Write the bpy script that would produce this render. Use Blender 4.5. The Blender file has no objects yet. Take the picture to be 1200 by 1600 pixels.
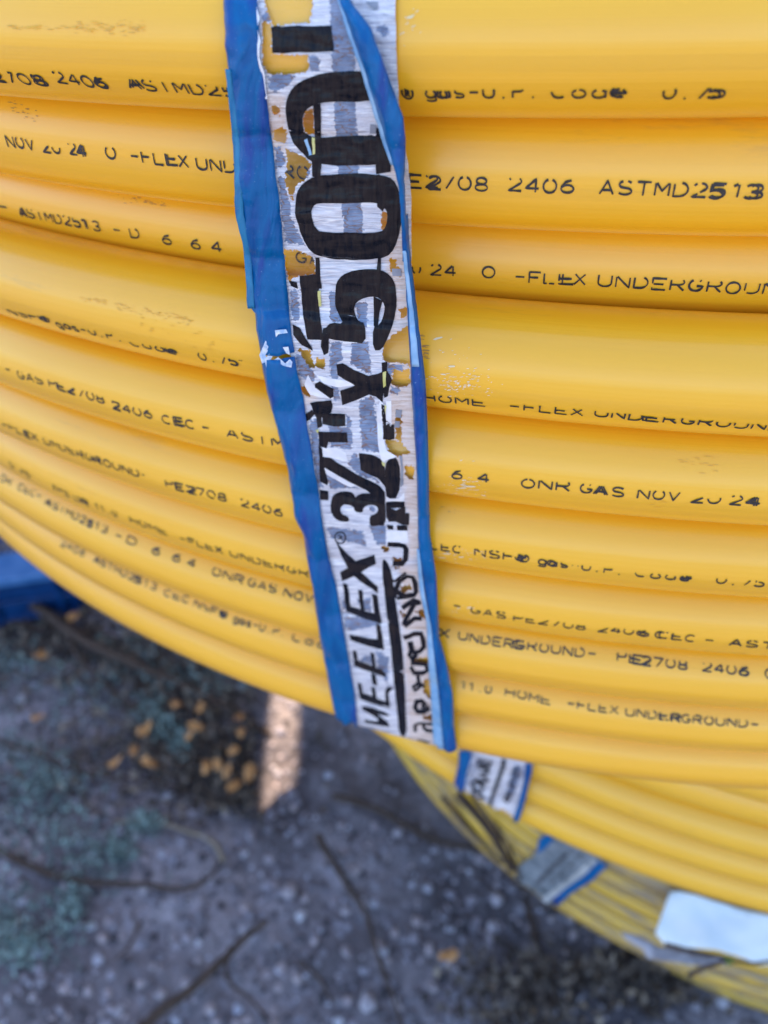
import bpy, math, random
import numpy as np
from mathutils import Vector, Matrix, noise
from mathutils.geometry import tessellate_polygon
random.seed(7); rng = np.random.default_rng(7)
S = bpy.context.scene; COL = S.collection
MM = 0.001
# ------------------------------------------------------------------ camera
CAM = np.array([688.31, 0.0, 36.44])
RT = np.array([-0.22048, 0.97422, -0.04784]); UP = np.array([-0.66792, -0.11505, 0.73529]); FW = np.array([-0.71083, -0.19407, -0.67606])
F = 1267.7
cd = bpy.data.cameras.new('camera'); cam = bpy.data.objects.new('camera', cd); COL.objects.link(cam); S.camera = cam
cam.matrix_world = Matrix(((RT[0], UP[0], -FW[0], CAM[0]*MM), (RT[1], UP[1], -FW[1], CAM[1]*MM), (RT[2], UP[2], -FW[2], CAM[2]*MM), (0, 0, 0, 1)))
cd.sensor_fit = 'VERTICAL'; cd.sensor_height = 36; cd.sensor_width = 27; cd.lens = F*36/1600
cd.clip_start = 0.01; cd.clip_end = 500
cd.dof.use_dof = True; cd.dof.focus_distance = 0.172; cd.dof.aperture_fstop = cd.lens/2.3
# ------------------------------------------------------------------ light
SUN_EL = math.radians(59.0); sx, sy = -0.967, -0.25
W = bpy.data.worlds.new('World'); S.world = W; W.use_nodes = True
nt = W.node_tree; bg = nt.nodes['Background']
sky = nt.nodes.new('ShaderNodeTexSky'); sky.sky_type = 'NISHITA'; sky.sun_disc = False
sky.sun_elevation = SUN_EL; sky.sun_rotation = math.atan2(sx, sy)
sky.air_density = 1.0; sky.dust_density = 1.5; sky.ozone_density = 1.0
nt.links.new(sky.outputs[0], bg.inputs[0]); bg.inputs[1].default_value = 0.15
sl = bpy.data.lights.new('sun', 'SUN'); sl.energy = 5.0; sl.angle = math.radians(0.5); sl.color = (1.0, 0.74, 0.50)
so = bpy.data.objects.new('sun', sl); COL.objects.link(so)
sd = Vector((sx*math.cos(SUN_EL), sy*math.cos(SUN_EL), math.sin(SUN_EL))).normalized()
so.rotation_euler = sd.to_track_quat('Z', 'Y').to_euler(); so.location = (-2, -1, 4)
S.view_settings.view_transform = 'Standard'; S.view_settings.look = 'None'; S.view_settings.gamma = 1
S.view_settings.exposure = 1.80
S.cycles.max_bounces = 8; S.cycles.diffuse_bounces = 5; S.cycles.transparent_max_bounces = 12

# ------------------------------------------------------------------ helpers
def tag(o, label=None, cat=None, group=None, kind=None):
    if label: o['label'] = label
    if cat: o['category'] = cat
    if group: o['group'] = group
    if kind: o['kind'] = kind
    return o
def empty(name, loc=(0, 0, 0)):
    o = bpy.data.objects.new(name, None); COL.objects.link(o); o.location = loc; o.empty_display_size = 0.02; return o
def link(name, me, m, parent=None, smooth=True):
    if m and not me.materials: me.materials.append(m)
    if smooth and len(me.polygons): me.polygons.foreach_set('use_smooth', [True]*len(me.polygons))
    o = bpy.data.objects.new(name, me); COL.objects.link(o)
    if parent is not None:
        o.parent = parent; o.matrix_parent_inverse = Matrix.Translation(-Vector(parent.location)) 
    return o
def mesh(name, V, Fc, uv=None):
    me = bpy.data.meshes.new(name); me.from_pydata([tuple(v) for v in V], [], Fc); me.update()
    if uv is not None:
        l = me.uv_layers.new(name='UVMap'); idx = np.empty(len(me.loops), dtype=np.int32); me.loops.foreach_get('vertex_index', idx)
        l.data.foreach_set('uv', np.asarray(uv, dtype=np.float32)[idx].ravel())
    return me
def fattr(me, name, arr):
    a = me.attributes.new(name, 'FLOAT', 'POINT'); a.data.foreach_set('value', np.asarray(arr, dtype=np.float32))

def mat(name):
    m = bpy.data.materials.new(name); m.use_nodes = True; return m, m.node_tree.nodes, m.node_tree.links, m.node_tree.nodes['Principled BSDF']
def N(ns, t, **k):
    n = ns.new(t)
    for a, b in k.items():
        if a.startswith('i_'):
            q = a[2:]; n.inputs[int(q) if q.isdigit() else q.replace('_', ' ')].default_value = b
        else: setattr(n, a, b)
    return n
def ramp(ns, stops):
    r = ns.new('ShaderNodeValToRGB'); el = r.color_ramp.elements
    while len(el) < len(stops): el.new(0.5)
    for e, (p, c) in zip(el, stops): e.position = p; e.color = (c[0], c[1], c[2], 1)
    return r
def g(v): return (v, v, v)

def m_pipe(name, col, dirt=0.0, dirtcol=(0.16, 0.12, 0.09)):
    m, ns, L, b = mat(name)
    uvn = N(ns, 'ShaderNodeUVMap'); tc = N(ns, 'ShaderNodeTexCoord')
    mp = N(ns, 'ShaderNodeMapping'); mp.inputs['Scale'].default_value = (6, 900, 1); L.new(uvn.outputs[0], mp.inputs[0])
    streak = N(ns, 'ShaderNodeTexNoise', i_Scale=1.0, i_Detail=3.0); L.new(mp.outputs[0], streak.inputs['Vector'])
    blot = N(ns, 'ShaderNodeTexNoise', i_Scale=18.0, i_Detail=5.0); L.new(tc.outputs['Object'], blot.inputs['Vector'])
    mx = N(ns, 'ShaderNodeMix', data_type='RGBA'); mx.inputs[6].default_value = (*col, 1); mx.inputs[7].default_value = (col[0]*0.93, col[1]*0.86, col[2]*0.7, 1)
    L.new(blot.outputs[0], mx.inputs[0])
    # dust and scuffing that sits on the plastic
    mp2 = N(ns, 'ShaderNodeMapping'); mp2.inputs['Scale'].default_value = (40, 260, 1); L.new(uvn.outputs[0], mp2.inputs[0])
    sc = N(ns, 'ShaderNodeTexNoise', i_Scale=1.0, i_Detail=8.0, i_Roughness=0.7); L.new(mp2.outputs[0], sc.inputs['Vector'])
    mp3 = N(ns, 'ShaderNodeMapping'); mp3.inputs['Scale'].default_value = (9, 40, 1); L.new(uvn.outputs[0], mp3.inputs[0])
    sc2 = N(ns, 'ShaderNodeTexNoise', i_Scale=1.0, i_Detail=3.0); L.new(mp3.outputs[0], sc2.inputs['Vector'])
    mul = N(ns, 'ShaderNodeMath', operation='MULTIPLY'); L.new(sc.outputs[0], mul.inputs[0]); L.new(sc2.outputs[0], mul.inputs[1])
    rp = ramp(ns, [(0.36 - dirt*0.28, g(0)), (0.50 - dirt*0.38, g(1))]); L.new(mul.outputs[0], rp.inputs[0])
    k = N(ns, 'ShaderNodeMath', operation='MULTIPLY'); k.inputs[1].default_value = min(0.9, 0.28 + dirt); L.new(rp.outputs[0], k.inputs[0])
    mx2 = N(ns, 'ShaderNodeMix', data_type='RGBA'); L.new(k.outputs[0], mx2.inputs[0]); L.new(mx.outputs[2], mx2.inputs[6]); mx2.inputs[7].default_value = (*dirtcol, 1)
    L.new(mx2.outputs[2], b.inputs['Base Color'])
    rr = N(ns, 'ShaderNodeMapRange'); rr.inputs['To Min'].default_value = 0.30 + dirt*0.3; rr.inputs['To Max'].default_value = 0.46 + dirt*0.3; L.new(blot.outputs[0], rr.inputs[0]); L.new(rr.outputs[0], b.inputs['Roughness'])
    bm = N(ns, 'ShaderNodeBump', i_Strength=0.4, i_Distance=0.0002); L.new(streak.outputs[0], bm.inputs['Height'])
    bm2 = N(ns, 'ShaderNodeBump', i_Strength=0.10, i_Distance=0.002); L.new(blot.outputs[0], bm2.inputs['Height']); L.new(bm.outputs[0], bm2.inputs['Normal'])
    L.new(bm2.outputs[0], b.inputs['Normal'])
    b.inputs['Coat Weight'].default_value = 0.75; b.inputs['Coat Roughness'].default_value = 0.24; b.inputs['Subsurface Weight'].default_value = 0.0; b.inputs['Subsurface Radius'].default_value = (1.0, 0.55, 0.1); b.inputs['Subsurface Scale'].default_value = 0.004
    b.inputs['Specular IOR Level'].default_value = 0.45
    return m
def m_simple(name, c1, c2, scale=60, rough=0.5, bump=0.3, dist=0.0006, coord='Object', spec=0.5, detail=5):
    m, ns, L, b = mat(name)
    tc = N(ns, 'ShaderNodeTexCoord'); n = N(ns, 'ShaderNodeTexNoise', i_Scale=scale, i_Detail=float(detail)); L.new(tc.outputs[coord], n.inputs['Vector'])
    r = ramp(ns, [(0.35, c1), (0.65, c2)]); L.new(n.outputs[0], r.inputs[0]); L.new(r.outputs[0], b.inputs['Base Color'])
    b.inputs['Roughness'].default_value = rough; b.inputs['Specular IOR Level'].default_value = spec
    bm = N(ns, 'ShaderNodeBump', i_Strength=bump, i_Distance=dist); L.new(n.outputs[0], bm.inputs['Height']); L.new(bm.outputs[0], b.inputs['Normal'])
    return m
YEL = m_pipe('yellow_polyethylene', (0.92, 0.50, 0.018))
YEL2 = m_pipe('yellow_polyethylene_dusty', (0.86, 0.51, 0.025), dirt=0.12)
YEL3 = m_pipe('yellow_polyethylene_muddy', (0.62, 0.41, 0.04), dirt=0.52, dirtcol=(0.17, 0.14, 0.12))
INK = m_simple('pipe_ink', g(0.012), (0.03, 0.028, 0.035), 900, 0.55, 0.2)
def m_black():
    m, ns, L, b = mat('black_film_ink'); tc = N(ns, 'ShaderNodeTexCoord'); uvn = N(ns, 'ShaderNodeUVMap')
    mp = N(ns, 'ShaderNodeMapping'); mp.inputs['Scale'].default_value = (150, 22, 1); L.new(uvn.outputs[0], mp.inputs[0])
    v = N(ns, 'ShaderNodeTexNoise', i_Scale=1.0, i_Detail=2.0); L.new(mp.outputs[0], v.inputs['Vector'])
    f = N(ns, 'ShaderNodeTexNoise', i_Scale=420.0, i_Detail=8.0, i_Roughness=0.75); L.new(uvn.outputs[0], f.inputs['Vector'])
    c = ramp(ns, [(0.35, (0.004, 0.006, 0.012)), (0.6, (0.016, 0.014, 0.017))]); L.new(v.outputs[0], c.inputs[0])
    k = ramp(ns, [(0.665, g(0)), (0.70, g(1))]); L.new(f.outputs[0], k.inputs[0])
    mx = N(ns, 'ShaderNodeMix', data_type='RGBA'); L.new(k.outputs[0], mx.inputs[0]); L.new(c.outputs[0], mx.inputs[6]); mx.inputs[7].default_value = (0.55, 0.54, 0.58, 1)
    L.new(mx.outputs[2], b.inputs['Base Color']); b.inputs['Roughness'].default_value = 0.22; b.inputs['Specular IOR Level'].default_value = 0.16
    mp2 = N(ns, 'ShaderNodeMapping'); mp2.inputs['Scale'].default_value = (30, 260, 1); L.new(uvn.outputs[0], mp2.inputs[0])
    h_ = N(ns, 'ShaderNodeTexNoise', i_Scale=1.0, i_Detail=3.0); L.new(mp2.outputs[0], h_.inputs['Vector'])
    b1 = N(ns, 'ShaderNodeBump', i_Strength=0.5, i_Distance=0.0012); L.new(v.outputs[0], b1.inputs['Height'])
    b2 = N(ns, 'ShaderNodeBump', i_Strength=0.3, i_Distance=0.0003); L.new(h_.outputs[0], b2.inputs['Height']); L.new(b1.outputs[0], b2.inputs['Normal']); L.new(b2.outputs[0], b.inputs['Normal'])
    return m
BLACK = m_black()
BLACK_OLD = lambda: m_simple('black_film_ink', (0.005, 0.006, 0.010), (0.014, 0.016, 0.026), 160, 0.3, 0.25, 0.0006, spec=0.28)
SCUFF = m_simple('scuffed_plastic', (0.75, 0.62, 0.35), (0.85, 0.78, 0.62), 300, 0.6)

# ------------------------------------------------------------------ picture -> place
def ray(px, py):
    d = FW + RT*(px-600)/F - UP*(py-800)/F
    return d/np.linalg.norm(d)
def project(P):
    q = np.asarray(P) - CAM; z = q @ FW
    return np.stack([600 + F*(q @ RT)/z, 800 - F*(q @ UP)/z], -1)
GZ = -1020.0
def ground_at(px, py, h=0.0):
    d = ray(px, py); t = (GZ + h - CAM[2])/d[2]; return CAM + t*d

# ------------------------------------------------------------------ coils of pipe
PD = 26.7; PR = PD/2
class Coil:
    """rings: list of (radius of centre line, slope, z) about centre c, all in mm"""
    def __init__(s, c, rings): s.c = np.array([c[0], c[1], 0.0]); s.rings = rings; s.env = None
    def rho(s, i, phi): R, k, z = s.rings[i]; return R + k*np.sin(phi)
    def pt(s, i, phi, th, off=0.0):
        r = s.rho(i, phi) + (PR+off)*np.cos(th)
        return np.stack([s.c[0] + r*np.cos(phi), s.c[1] + r*np.sin(phi), s.rings[i][2] + (PR+off)*np.sin(th)], -1)
    def hit(s, i, px, py):
        d = ray(px, py); t = 20.0; best = (1e9, None)
        for _ in range(200):
            p = CAM + t*d - s.c; phi = math.atan2(p[1], p[0]); e = math.hypot(math.hypot(p[0], p[1]) - s.rho(i, phi), p[2]-s.rings[i][2]) - PR
            if e < best[0]: best = (e, (phi, math.atan2(p[2]-s.rings[i][2], math.hypot(p[0], p[1]) - s.rho(i, phi))))
            if e < 0.02: break
            t += max(e*0.9, 0.05)
            if t > 1800 or (e > best[0] + 60): break
        return best[1]
    def build_env(s, p0, p1, hull=True, sag=0.0):
        s.pg = np.linspace(p0, p1, 9); zs = [r[2] for r in s.rings]
        s.zg = np.linspace(min(zs)-PR+0.05, max(zs)+PR-0.05, 500); E = np.zeros((9, 500))
        for a, ph in enumerate(s.pg):
            o = np.full(500, -1e9)
            for i in range(len(s.rings)):
                q = PR**2 - (s.zg - s.rings[i][2])**2
                o = np.where(q > 0, np.maximum(o, s.rho(i, ph) + np.sqrt(np.maximum(q, 0))), o)
            o = np.where(o < 0, o.max()-30, o)
            H = [0]
            for k in range(1, 500):
                while len(H) > 1 and (o[H[-1]]-o[H[-2]])*(k-H[-1])*1.0 <= (o[k]-o[H[-1]])*(H[-1]-H[-2]): H.pop()
                H.append(k)
            h = np.interp(np.arange(500), H, o[H]); E[a] = h - sag*(h-o)
        s.env = E
    def renv(s, phi, z):
        a = np.clip((phi - s.pg[0])/(s.pg[1]-s.pg[0]), 0, 7.999); b = np.clip((z - s.zg[0])/(s.zg[1]-s.zg[0]), 0, 498.999)
        i = int(a); j = int(b); a -= i; b -= j; E = s.env
        return (E[i, j]*(1-a)*(1-b) + E[i+1, j]*a*(1-b) + E[i, j+1]*(1-a)*b + E[i+1, j+1]*a*b)
    def surf(s, px, py):
        """pixel -> (phi, z) on the wrap envelope, or None"""
        d = ray(px, py); t = 60.0; step = 4.0
        def val(t):
            p = CAM + t*d - s.c
            if p[2] < s.zg[0]: return None
            if p[2] > s.zg[-1]: return 1.0
            return math.hypot(p[0], p[1]) - s.renv(math.atan2(p[1], p[0]), p[2])
        while t < 1500:
            v = val(t)
            if v is None: return None
            if v <= 0:
                lo, hi = t-step, t
                for _ in range(14):
                    m = (lo+hi)/2; w = val(m)
                    if w is None or w <= 0: hi = m
                    else: lo = m
                p = CAM + hi*d - s.c; return math.atan2(p[1], p[0]), p[2]
            t += step
        return None
    def env_pt(s, phi, z, off):
        r = s.renv(phi, z) + off; return s.c + np.array([r*math.cos(phi), r*math.sin(phi), z])

R0 = 519.447
DR = [3.6541, -5.3981, -15.8228, 5.5366, 5.4876, 4.2769, 1.888, 1.3352, -0.7522, -2.884]
SL = [-32.7, -9.0, 0.0, 7.3, 2.7, 3.3, 6.2, 5.4, 8.5, 9.6]
ZZ = [0.0, -25.119, -49.699, -65.72, -92.42, -119.093, -145.686, -172.38, -198.998, -225.613]
C1 = Coil((0, 0), [(R0+DR[i], SL[i], ZZ[i]) for i in range(10)])
C2 = Coil((-44.6, 168.2), [(514.6 + [3, -4, 2, -3, 0, 0, 0][i], 0, -251.8 - 26.65*i) for i in range(7)])
C3 = Coil((-123, 261.5), [(513.6 + rng.uniform(-4, 4), 0, -440.0 - 26.65*i) for i in range(13)])
C4 = Coil((-190.8, 352.6), [(507.3 + rng.uniform(-4, 4), 0, -788.0 - 26.65*i) for i in range(9)])

def tube(rhof, z, c, n=320, k=32, pr=PR-0.09):
    ph = np.linspace(0, 2*np.pi, n+1)[:-1] - np.pi; th = np.linspace(0, 2*np.pi, k+1)[:-1]
    P, T = np.meshgrid(ph, th, indexing='ij'); r = rhof(P) + pr*np.cos(T)
    V = np.stack([c[0] + r*np.cos(P), c[1] + r*np.sin(P), z + pr*np.sin(T)], -1).reshape(-1, 3)*MM
    i, j = np.meshgrid(np.arange(n), np.arange(k), indexing='ij')
    a = i*k + j; b = ((i+1) % n)*k + j; c2 = ((i+1) % n)*k + (j+1) % k; d = i*k + (j+1) % k
    Fc = np.stack([a, b, c2, d], -1).reshape(-1, 4)
    uv = np.stack([P*0.53, T*PR*MM], -1).reshape(-1, 2)
    return V, Fc.tolist(), uv
def build_coil(C, m, label, inner_m, layers=7, res=(320, 32)):
    root = empty('pipe_coil', (C.c[0]*MM, C.c[1]*MM, (C.rings[-1][2]-PR)*MM)); bpy.context.view_layer.update()
    tag(root, label, 'pipe coil', 'coils of yellow gas pipe stacked flat')
    for i, (R, k, z) in enumerate(C.rings):
        V, Fc, uv = tube(lambda p: R + k*np.sin(p), z, C.c, *res)
        uv = uv + np.array([i*1.7 + C.c[0]*0.01, i*0.37])
        o = link('winding', mesh('winding', V, Fc, uv), m, root)
    Vs, Fs, Us, n0 = [], [], [], 0
    for l in range(1, layers+1):
        for i in range(len(C.rings) - (l % 2)):
            z = C.rings[i][2] - (PD/2 if l % 2 else 0)
            V, Fc, uv = tube(lambda p: R0 - 10 - l*24.0 + rng.uniform(-1, 1) + 0*p, z, C.c, 96, 10)
            Vs.append(V); Fs += [[q+n0 for q in f] for f in Fc]; Us.append(uv); n0 += len(V)
    o = link('inner_windings', mesh('inner_windings', np.concatenate(Vs), Fs, np.concatenate(Us)), inner_m, root); o['kind'] = 'stuff'
    return root
coil1 = build_coil(C1, YEL, 'topmost clean yellow gas pipe coil printed with black lettering, under the big torn strap', YEL)
coil2 = build_coil(C2, YEL2, 'second yellow pipe coil down, tucked just below the lettered top coil', YEL2, res=(220, 20))
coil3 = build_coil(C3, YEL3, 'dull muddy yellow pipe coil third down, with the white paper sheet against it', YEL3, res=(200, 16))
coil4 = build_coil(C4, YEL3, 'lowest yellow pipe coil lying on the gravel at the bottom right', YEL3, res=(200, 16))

# ------------------------------------------------------------------ ground
def gh(x, y):
    v = Vector((x, y, 0.0))
    return 0.016*noise.noise(v*3.1) + 0.010*noise.noise(v*9.0 + Vector((3, 1, 7))) + 0.006*noise.noise(v*27.0) + 0.003*noise.noise(v*70.0)
def axis(lo, hi, fine_lo, fine_hi, st):
    a = list(np.arange(fine_lo, fine_hi, st)); x = fine_lo; s = st; left = []
    while x > lo: s *= 1.35; x -= s; left.append(x)
    x = a[-1]; s = st; right = []
    while x < hi: s *= 1.35; x += s; right.append(x)
    return np.array(left[::-1] + a + right)
ax = axis(-60, 60, -0.5, 0.75, 0.006); ay = axis(-60, 60, -1.25, 0.5, 0.006)
GV = []; 
for x in ax:
    for y in ay: GV.append((x, y, GZ*MM + (gh(x, y) if abs(x) < 6 and abs(y) < 6 else 0)))
ny = len(ay)
GF = [(i*ny+j, (i+1)*ny+j, (i+1)*ny+j+1, i*ny+j+1) for i in range(len(ax)-1) for j in range(ny-1)]
def m_ground():
    m, ns, L, b = mat('gravelly_dirt'); tc = N(ns, 'ShaderNodeTexCoord')
    n1 = N(ns, 'ShaderNodeTexNoise', i_Scale=5.0, i_Detail=6.0); L.new(tc.outputs['Object'], n1.inputs['Vector'])
    n2 = N(ns, 'ShaderNodeTexNoise', i_Scale=70.0, i_Detail=8.0, i_Roughness=0.7); L.new(tc.outputs['Object'], n2.inputs['Vector'])
    r1 = ramp(ns, [(0.38, (0.10, 0.09, 0.105)), (0.5, (0.20, 0.185, 0.21)), (0.62, (0.31, 0.285, 0.32))]); L.new(n1.outputs[0], r1.inputs[0])
    r2 = ramp(ns, [(0.3, g(0.45)), (0.7, g(1.25))]); L.new(n2.outputs[0], r2.inputs[0])
    mx = N(ns, 'ShaderNodeMix', data_type='RGBA', blend_type='MULTIPLY'); mx.inputs[0].default_value = 1; L.new(r1.outputs[0], mx.inputs[6]); L.new(r2.outputs[0], mx.inputs[7])
    L.new(mx.outputs[2], b.inputs['Base Color']); b.inputs['Roughness'].default_value = 0.95
    bm = N(ns, 'ShaderNodeBump', i_Strength=0.7, i_Distance=0.004); L.new(n2.outputs[0], bm.inputs['Height']); L.new(bm.outputs[0], b.inputs['Normal'])
    return m
tag(link('ground', mesh('ground', GV, GF), m_ground()), 'gravelly brown dirt ground in the shade below the coils', kind='structure')

# gravel: small stones nobody could count
ICO_V = []; t_ = (1+5**0.5)/2
for a, b_ in ((-1, t_), (1, t_), (-1, -t_), (1, -t_)): ICO_V += [(a, b_, 0)]
for a, b_ in ((-1, t_), (1, t_), (-1, -t_), (1, -t_)): ICO_V += [(0, a, b_)]
for a, b_ in ((-1, t_), (1, t_), (-1, -t_), (1, -t_)): ICO_V += [(b_, 0, a)]
ICO_V = np.array(ICO_V)/math.hypot(1, t_)
ICO_F = []
for i in range(12):
    for j in range(i+1, 12):
        for k in range(j+1, 12):
            A, B, C_ = ICO_V[i], ICO_V[j], ICO_V[k]
            if max(np.linalg.norm(A-B), np.linalg.norm(B-C_), np.linalg.norm(A-C_)) < 1.1:
                ICO_F.append((i, j, k) if np.dot(np.cross(B-A, C_-A), A) > 0 else (i, k, j))
def m_attr(name, pal, rough=0.85):
    m, ns, L, b = mat(name); a = N(ns, 'ShaderNodeAttribute', attribute_name='tone')
    r = ramp(ns, pal); r.color_ramp.interpolation = 'LINEAR'; L.new(a.outputs['Fac'], r.inputs[0])
    tc = N(ns, 'ShaderNodeTexCoord'); n = N(ns, 'ShaderNodeTexNoise', i_Scale=220.0, i_Detail=4.0); L.new(tc.outputs['Object'], n.inputs['Vector'])
    r2 = ramp(ns, [(0.3, g(0.65)), (0.7, g(1.15))]); L.new(n.outputs[0], r2.inputs[0])
    mx = N(ns, 'ShaderNodeMix', data_type='RGBA', blend_type='MULTIPLY'); mx.inputs[0].default_value = 1; L.new(r.outputs[0], mx.inputs[6]); L.new(r2.outputs[0], mx.inputs[7])
    L.new(mx.outputs[2], b.inputs['Base Color']); b.inputs['Roughness'].default_value = rough
    return m
STONE = m_attr('stone', [(0.0, (0.05, 0.045, 0.055)), (0.35, (0.18, 0.17, 0.20)), (0.6, (0.30, 0.29, 0.35)), (0.8, (0.44, 0.38, 0.40)), (0.93, (0.44, 0.46, 0.56)), (1.0, (0.58, 0.59, 0.66))])
gv, gf, gt = [], [], []
for s in range(17000):
    x = rng.uniform(-0.5, 0.78); y = rng.uniform(-1.15, 0.5)
    pq = project([[x*1000, y*1000, GZ]])[0]
    if 466 < pq[0] < 700 and 1050 < pq[1] < 1250 + (pq[0]-466)*0.35 and random.random() < 0.85: continue
    r = min(0.0066, 0.0021*math.exp(abs(rng.normal(0, 0.62)))); z = GZ*MM + gh(x, y)
    q = ICO_V*(1 + rng.uniform(-0.22, 0.22, (12, 1)))*np.array([r*rng.uniform(0.8, 1.5), r*rng.uniform(0.8, 1.4), r*0.7])
    an = rng.uniform(0, 6.28); c_, s_ = math.cos(an), math.sin(an)
    q = np.stack([q[:, 0]*c_-q[:, 1]*s_, q[:, 0]*s_+q[:, 1]*c_, q[:, 2]], -1) + (x, y, z + r*0.25)
    b0 = len(gv)*12; gv.append(q); gf += [(a+b0, b+b0, c+b0) for a, b, c in ICO_F]; gt += [rng.beta(1.3, 1.5)]*12
me = mesh('gravel', np.concatenate(gv), gf); fattr(me, 'tone', gt)
tag(link('gravel', me, STONE, smooth=False), 'small grey and pinkish gravel stones scattered over the dirt', 'gravel', kind='stuff')
# single larger pebbles that show as pale spots
def pebble(px, py, dpx, tone, label):
    p = ground_at(px, py, 4)*MM; dist = np.linalg.norm(p - CAM*MM); r = dpx*0.62/F*dist/2
    V = []; Fc = []
    n, k = 10, 6
    for i in range(1, k):
        for j in range(n):
            a = math.pi*i/k; b = 2*math.pi*j/n; v = Vector((math.sin(a)*math.cos(b), math.sin(a)*math.sin(b), math.cos(a)))
            w = 1 + 0.55*noise.noise(v*1.6 + Vector((px, py, 0)))
            V.append((v.x*w*r*1.15, v.y*w*r, v.z*w*r*0.7))
    for i in range(k-2):
        for j in range(n): Fc.append((i*n+j, (i+1)*n+j, (i+1)*n+(j+1) % n, i*n+(j+1) % n))
    V += [(0, 0, r*0.7), (0, 0, -r*0.7)]; t = len(V)
    for j in range(n): Fc.append((j, (j+1) % n, t-2)); Fc.append(((k-2)*n+(j+1) % n, (k-2)*n+j, t-1))
    me = mesh('pebble', V, Fc); fattr(me, 'tone', [tone*0.86]*len(V)); o = link('pebble', me, STONE)
    o.location = (p[0], p[1], GZ*MM + gh(p[0], p[1]) + r*0.35); tag(o, label, 'pebble', 'larger pebbles lying on the dirt')
for a in [(575, 1567, 34, 1.0, 'pale oval pebble near the bottom edge, right of the thin twig'),
          (453, 1392, 34, 0.85, 'pinkish pebble left of the upright thin twig'),
          (540, 1420, 22, 0.97, 'small white pebble touching the right side of the upright twig'),
          (592, 1475, 22, 0.88, 'pinkish white pebble right of the twig, above the pale oval one'),
          (777, 1408, 26, 0.98, 'upper white pebble of the pair left of the dark weed stem'),
          (770, 1450, 24, 1.0, 'lower white pebble of the pair left of the dark weed stem'),
          (617, 1455, 20, 0.9, 'lone grey white pebble right of the pinkish white one'),
          (32, 1090, 26, 1.0, 'bluish white pebble by the left edge under the blue crate'),
          (227, 1392, 24, 0.95, 'pale pebble just below the long curved twig'),
          (250, 1550, 20, 0.97, 'white pebble left of the thick diagonal twig'),
          (100, 1545, 20, 0.92, 'grey white pebble in the bottom left corner'),
          (702, 1585, 20, 0.95, 'pale pebble at the bottom edge under the dark blue stone'),
          (162, 1467, 20, 0.9, 'pale pebble between the curved twig and the diagonal twig'),
          (170, 1440, 17, 0.86, 'small pinkish pebble above the pale one between two twigs'),
          (790, 1555, 20, 0.95, 'pale pebble near the bottom, left of the dark stem')]: pebble(*a)

# ------------------------------------------------------------------ twigs, leaves, plants
BARK = m_simple('dry_bark', (0.035, 0.022, 0.018), (0.09, 0.06, 0.045), 200, 0.9)
BARK2 = m_simple('pale_bark', (0.18, 0.14, 0.10), (0.30, 0.25, 0.19), 200, 0.9)
def twig(pts, rpx, label, m=BARK, name='twig', cat='twig', cfun=None, group='dry twigs on the ground'):
    P = []
    for q in pts:
        p = ground_at(q[0], q[1], q[2] if len(q) > 2 else 20)*MM
        P.append(p)
    # smooth path
    P = np.array(P); t = np.arange(len(P)); tt = np.linspace(0, len(P)-1, len(P)*6)
    Q = np.zeros((len(tt), 3))
    for i, u in enumerate(tt):
        k = min(int(u), len(P)-2); f = u-k; p0 = P[max(k-1, 0)]; p1 = P[k]; p2 = P[k+1]; p3 = P[min(k+2, len(P)-1)]
        Q[i] = 0.5*((2*p1) + (-p0+p2)*f + (2*p0-5*p1+4*p2-p3)*f*f + (-p0+3*p1-3*p2+p3)*f**3)
    V, Fc = [], []; n = 7
    for i in range(len(Q)):
        d = Q[min(i+1, len(Q)-1)] - Q[max(i-1, 0)]; d /= np.linalg.norm(d); u = np.cross(d, (0, 0, 1)); u /= np.linalg.norm(u)+1e-9; w = np.cross(u, d)
        dist = np.linalg.norm(Q[i]-CAM*MM); r = rpx/F*dist*(1 - 0.55*i/len(Q))*(1 + 0.18*noise.noise(Vector(Q[i])*60))
        c = Q[i] + 0.0025*np.array(noise.noise_vector(Vector(Q[i])*25))
        for j in range(n): a = 2*math.pi*j/n; V.append(c + r*(math.cos(a)*u + math.sin(a)*w))
    for i in range(len(Q)-1):
        for j in range(n): Fc.append((i*n+j, i*n+(j+1) % n, (i+1)*n+(j+1) % n, (i+1)*n+j))
    Fc.append(tuple(range(n))[::-1]); Fc.append(tuple((len(Q)-1)*n+j for j in range(n)))
    o = link(name, mesh(name, V, Fc), m); tag(o, label, cat, group); return o
twig([(-20, 1318), (60, 1360), (130, 1378), (230, 1383), (290, 1388), (330, 1368), (348, 1340)], 5, 'long dark twig curving in from the left edge, bent up at its end')
twig([(350, 1345), (335, 1318), (300, 1300), (250, 1287), (180, 1283)], 4, 'pale bleached twig hooked over the end of the long curved one', BARK2)
twig([(215, 1610), (260, 1575), (300, 1545), (350, 1500), (385, 1465), (418, 1436)], 8, 'thick dark straight twig lying diagonally at the bottom left')
twig([(495, 1305), (520, 1345), (545, 1385), (575, 1440), (600, 1520), (632, 1610)], 5.5, 'thin brown twig running down to the bottom edge mid picture')
twig([(-20, 1150), (120, 1200), (250, 1225), (360, 1255)], 3, 'faint thin twig crossing the dirt above the long curved one')
twig([(520, 1245), (590, 1265), (640, 1292), (700, 1318), (770, 1330)], 5, 'dark twig lying in the shade beside the muddy coil')
twig([(-20, 905, 40), (60, 950, 40), (130, 1000, 40), (240, 1050, 30), (350, 1100, 20), (420, 1150, 10)], 9, 'thick reddish brown branch lying below the blue crate')
twig([(-20, 960, 20), (80, 985, 20), (200, 1000, 20), (330, 1060, 20)], 4, 'thin brown branch just below the thick reddish one')
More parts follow.
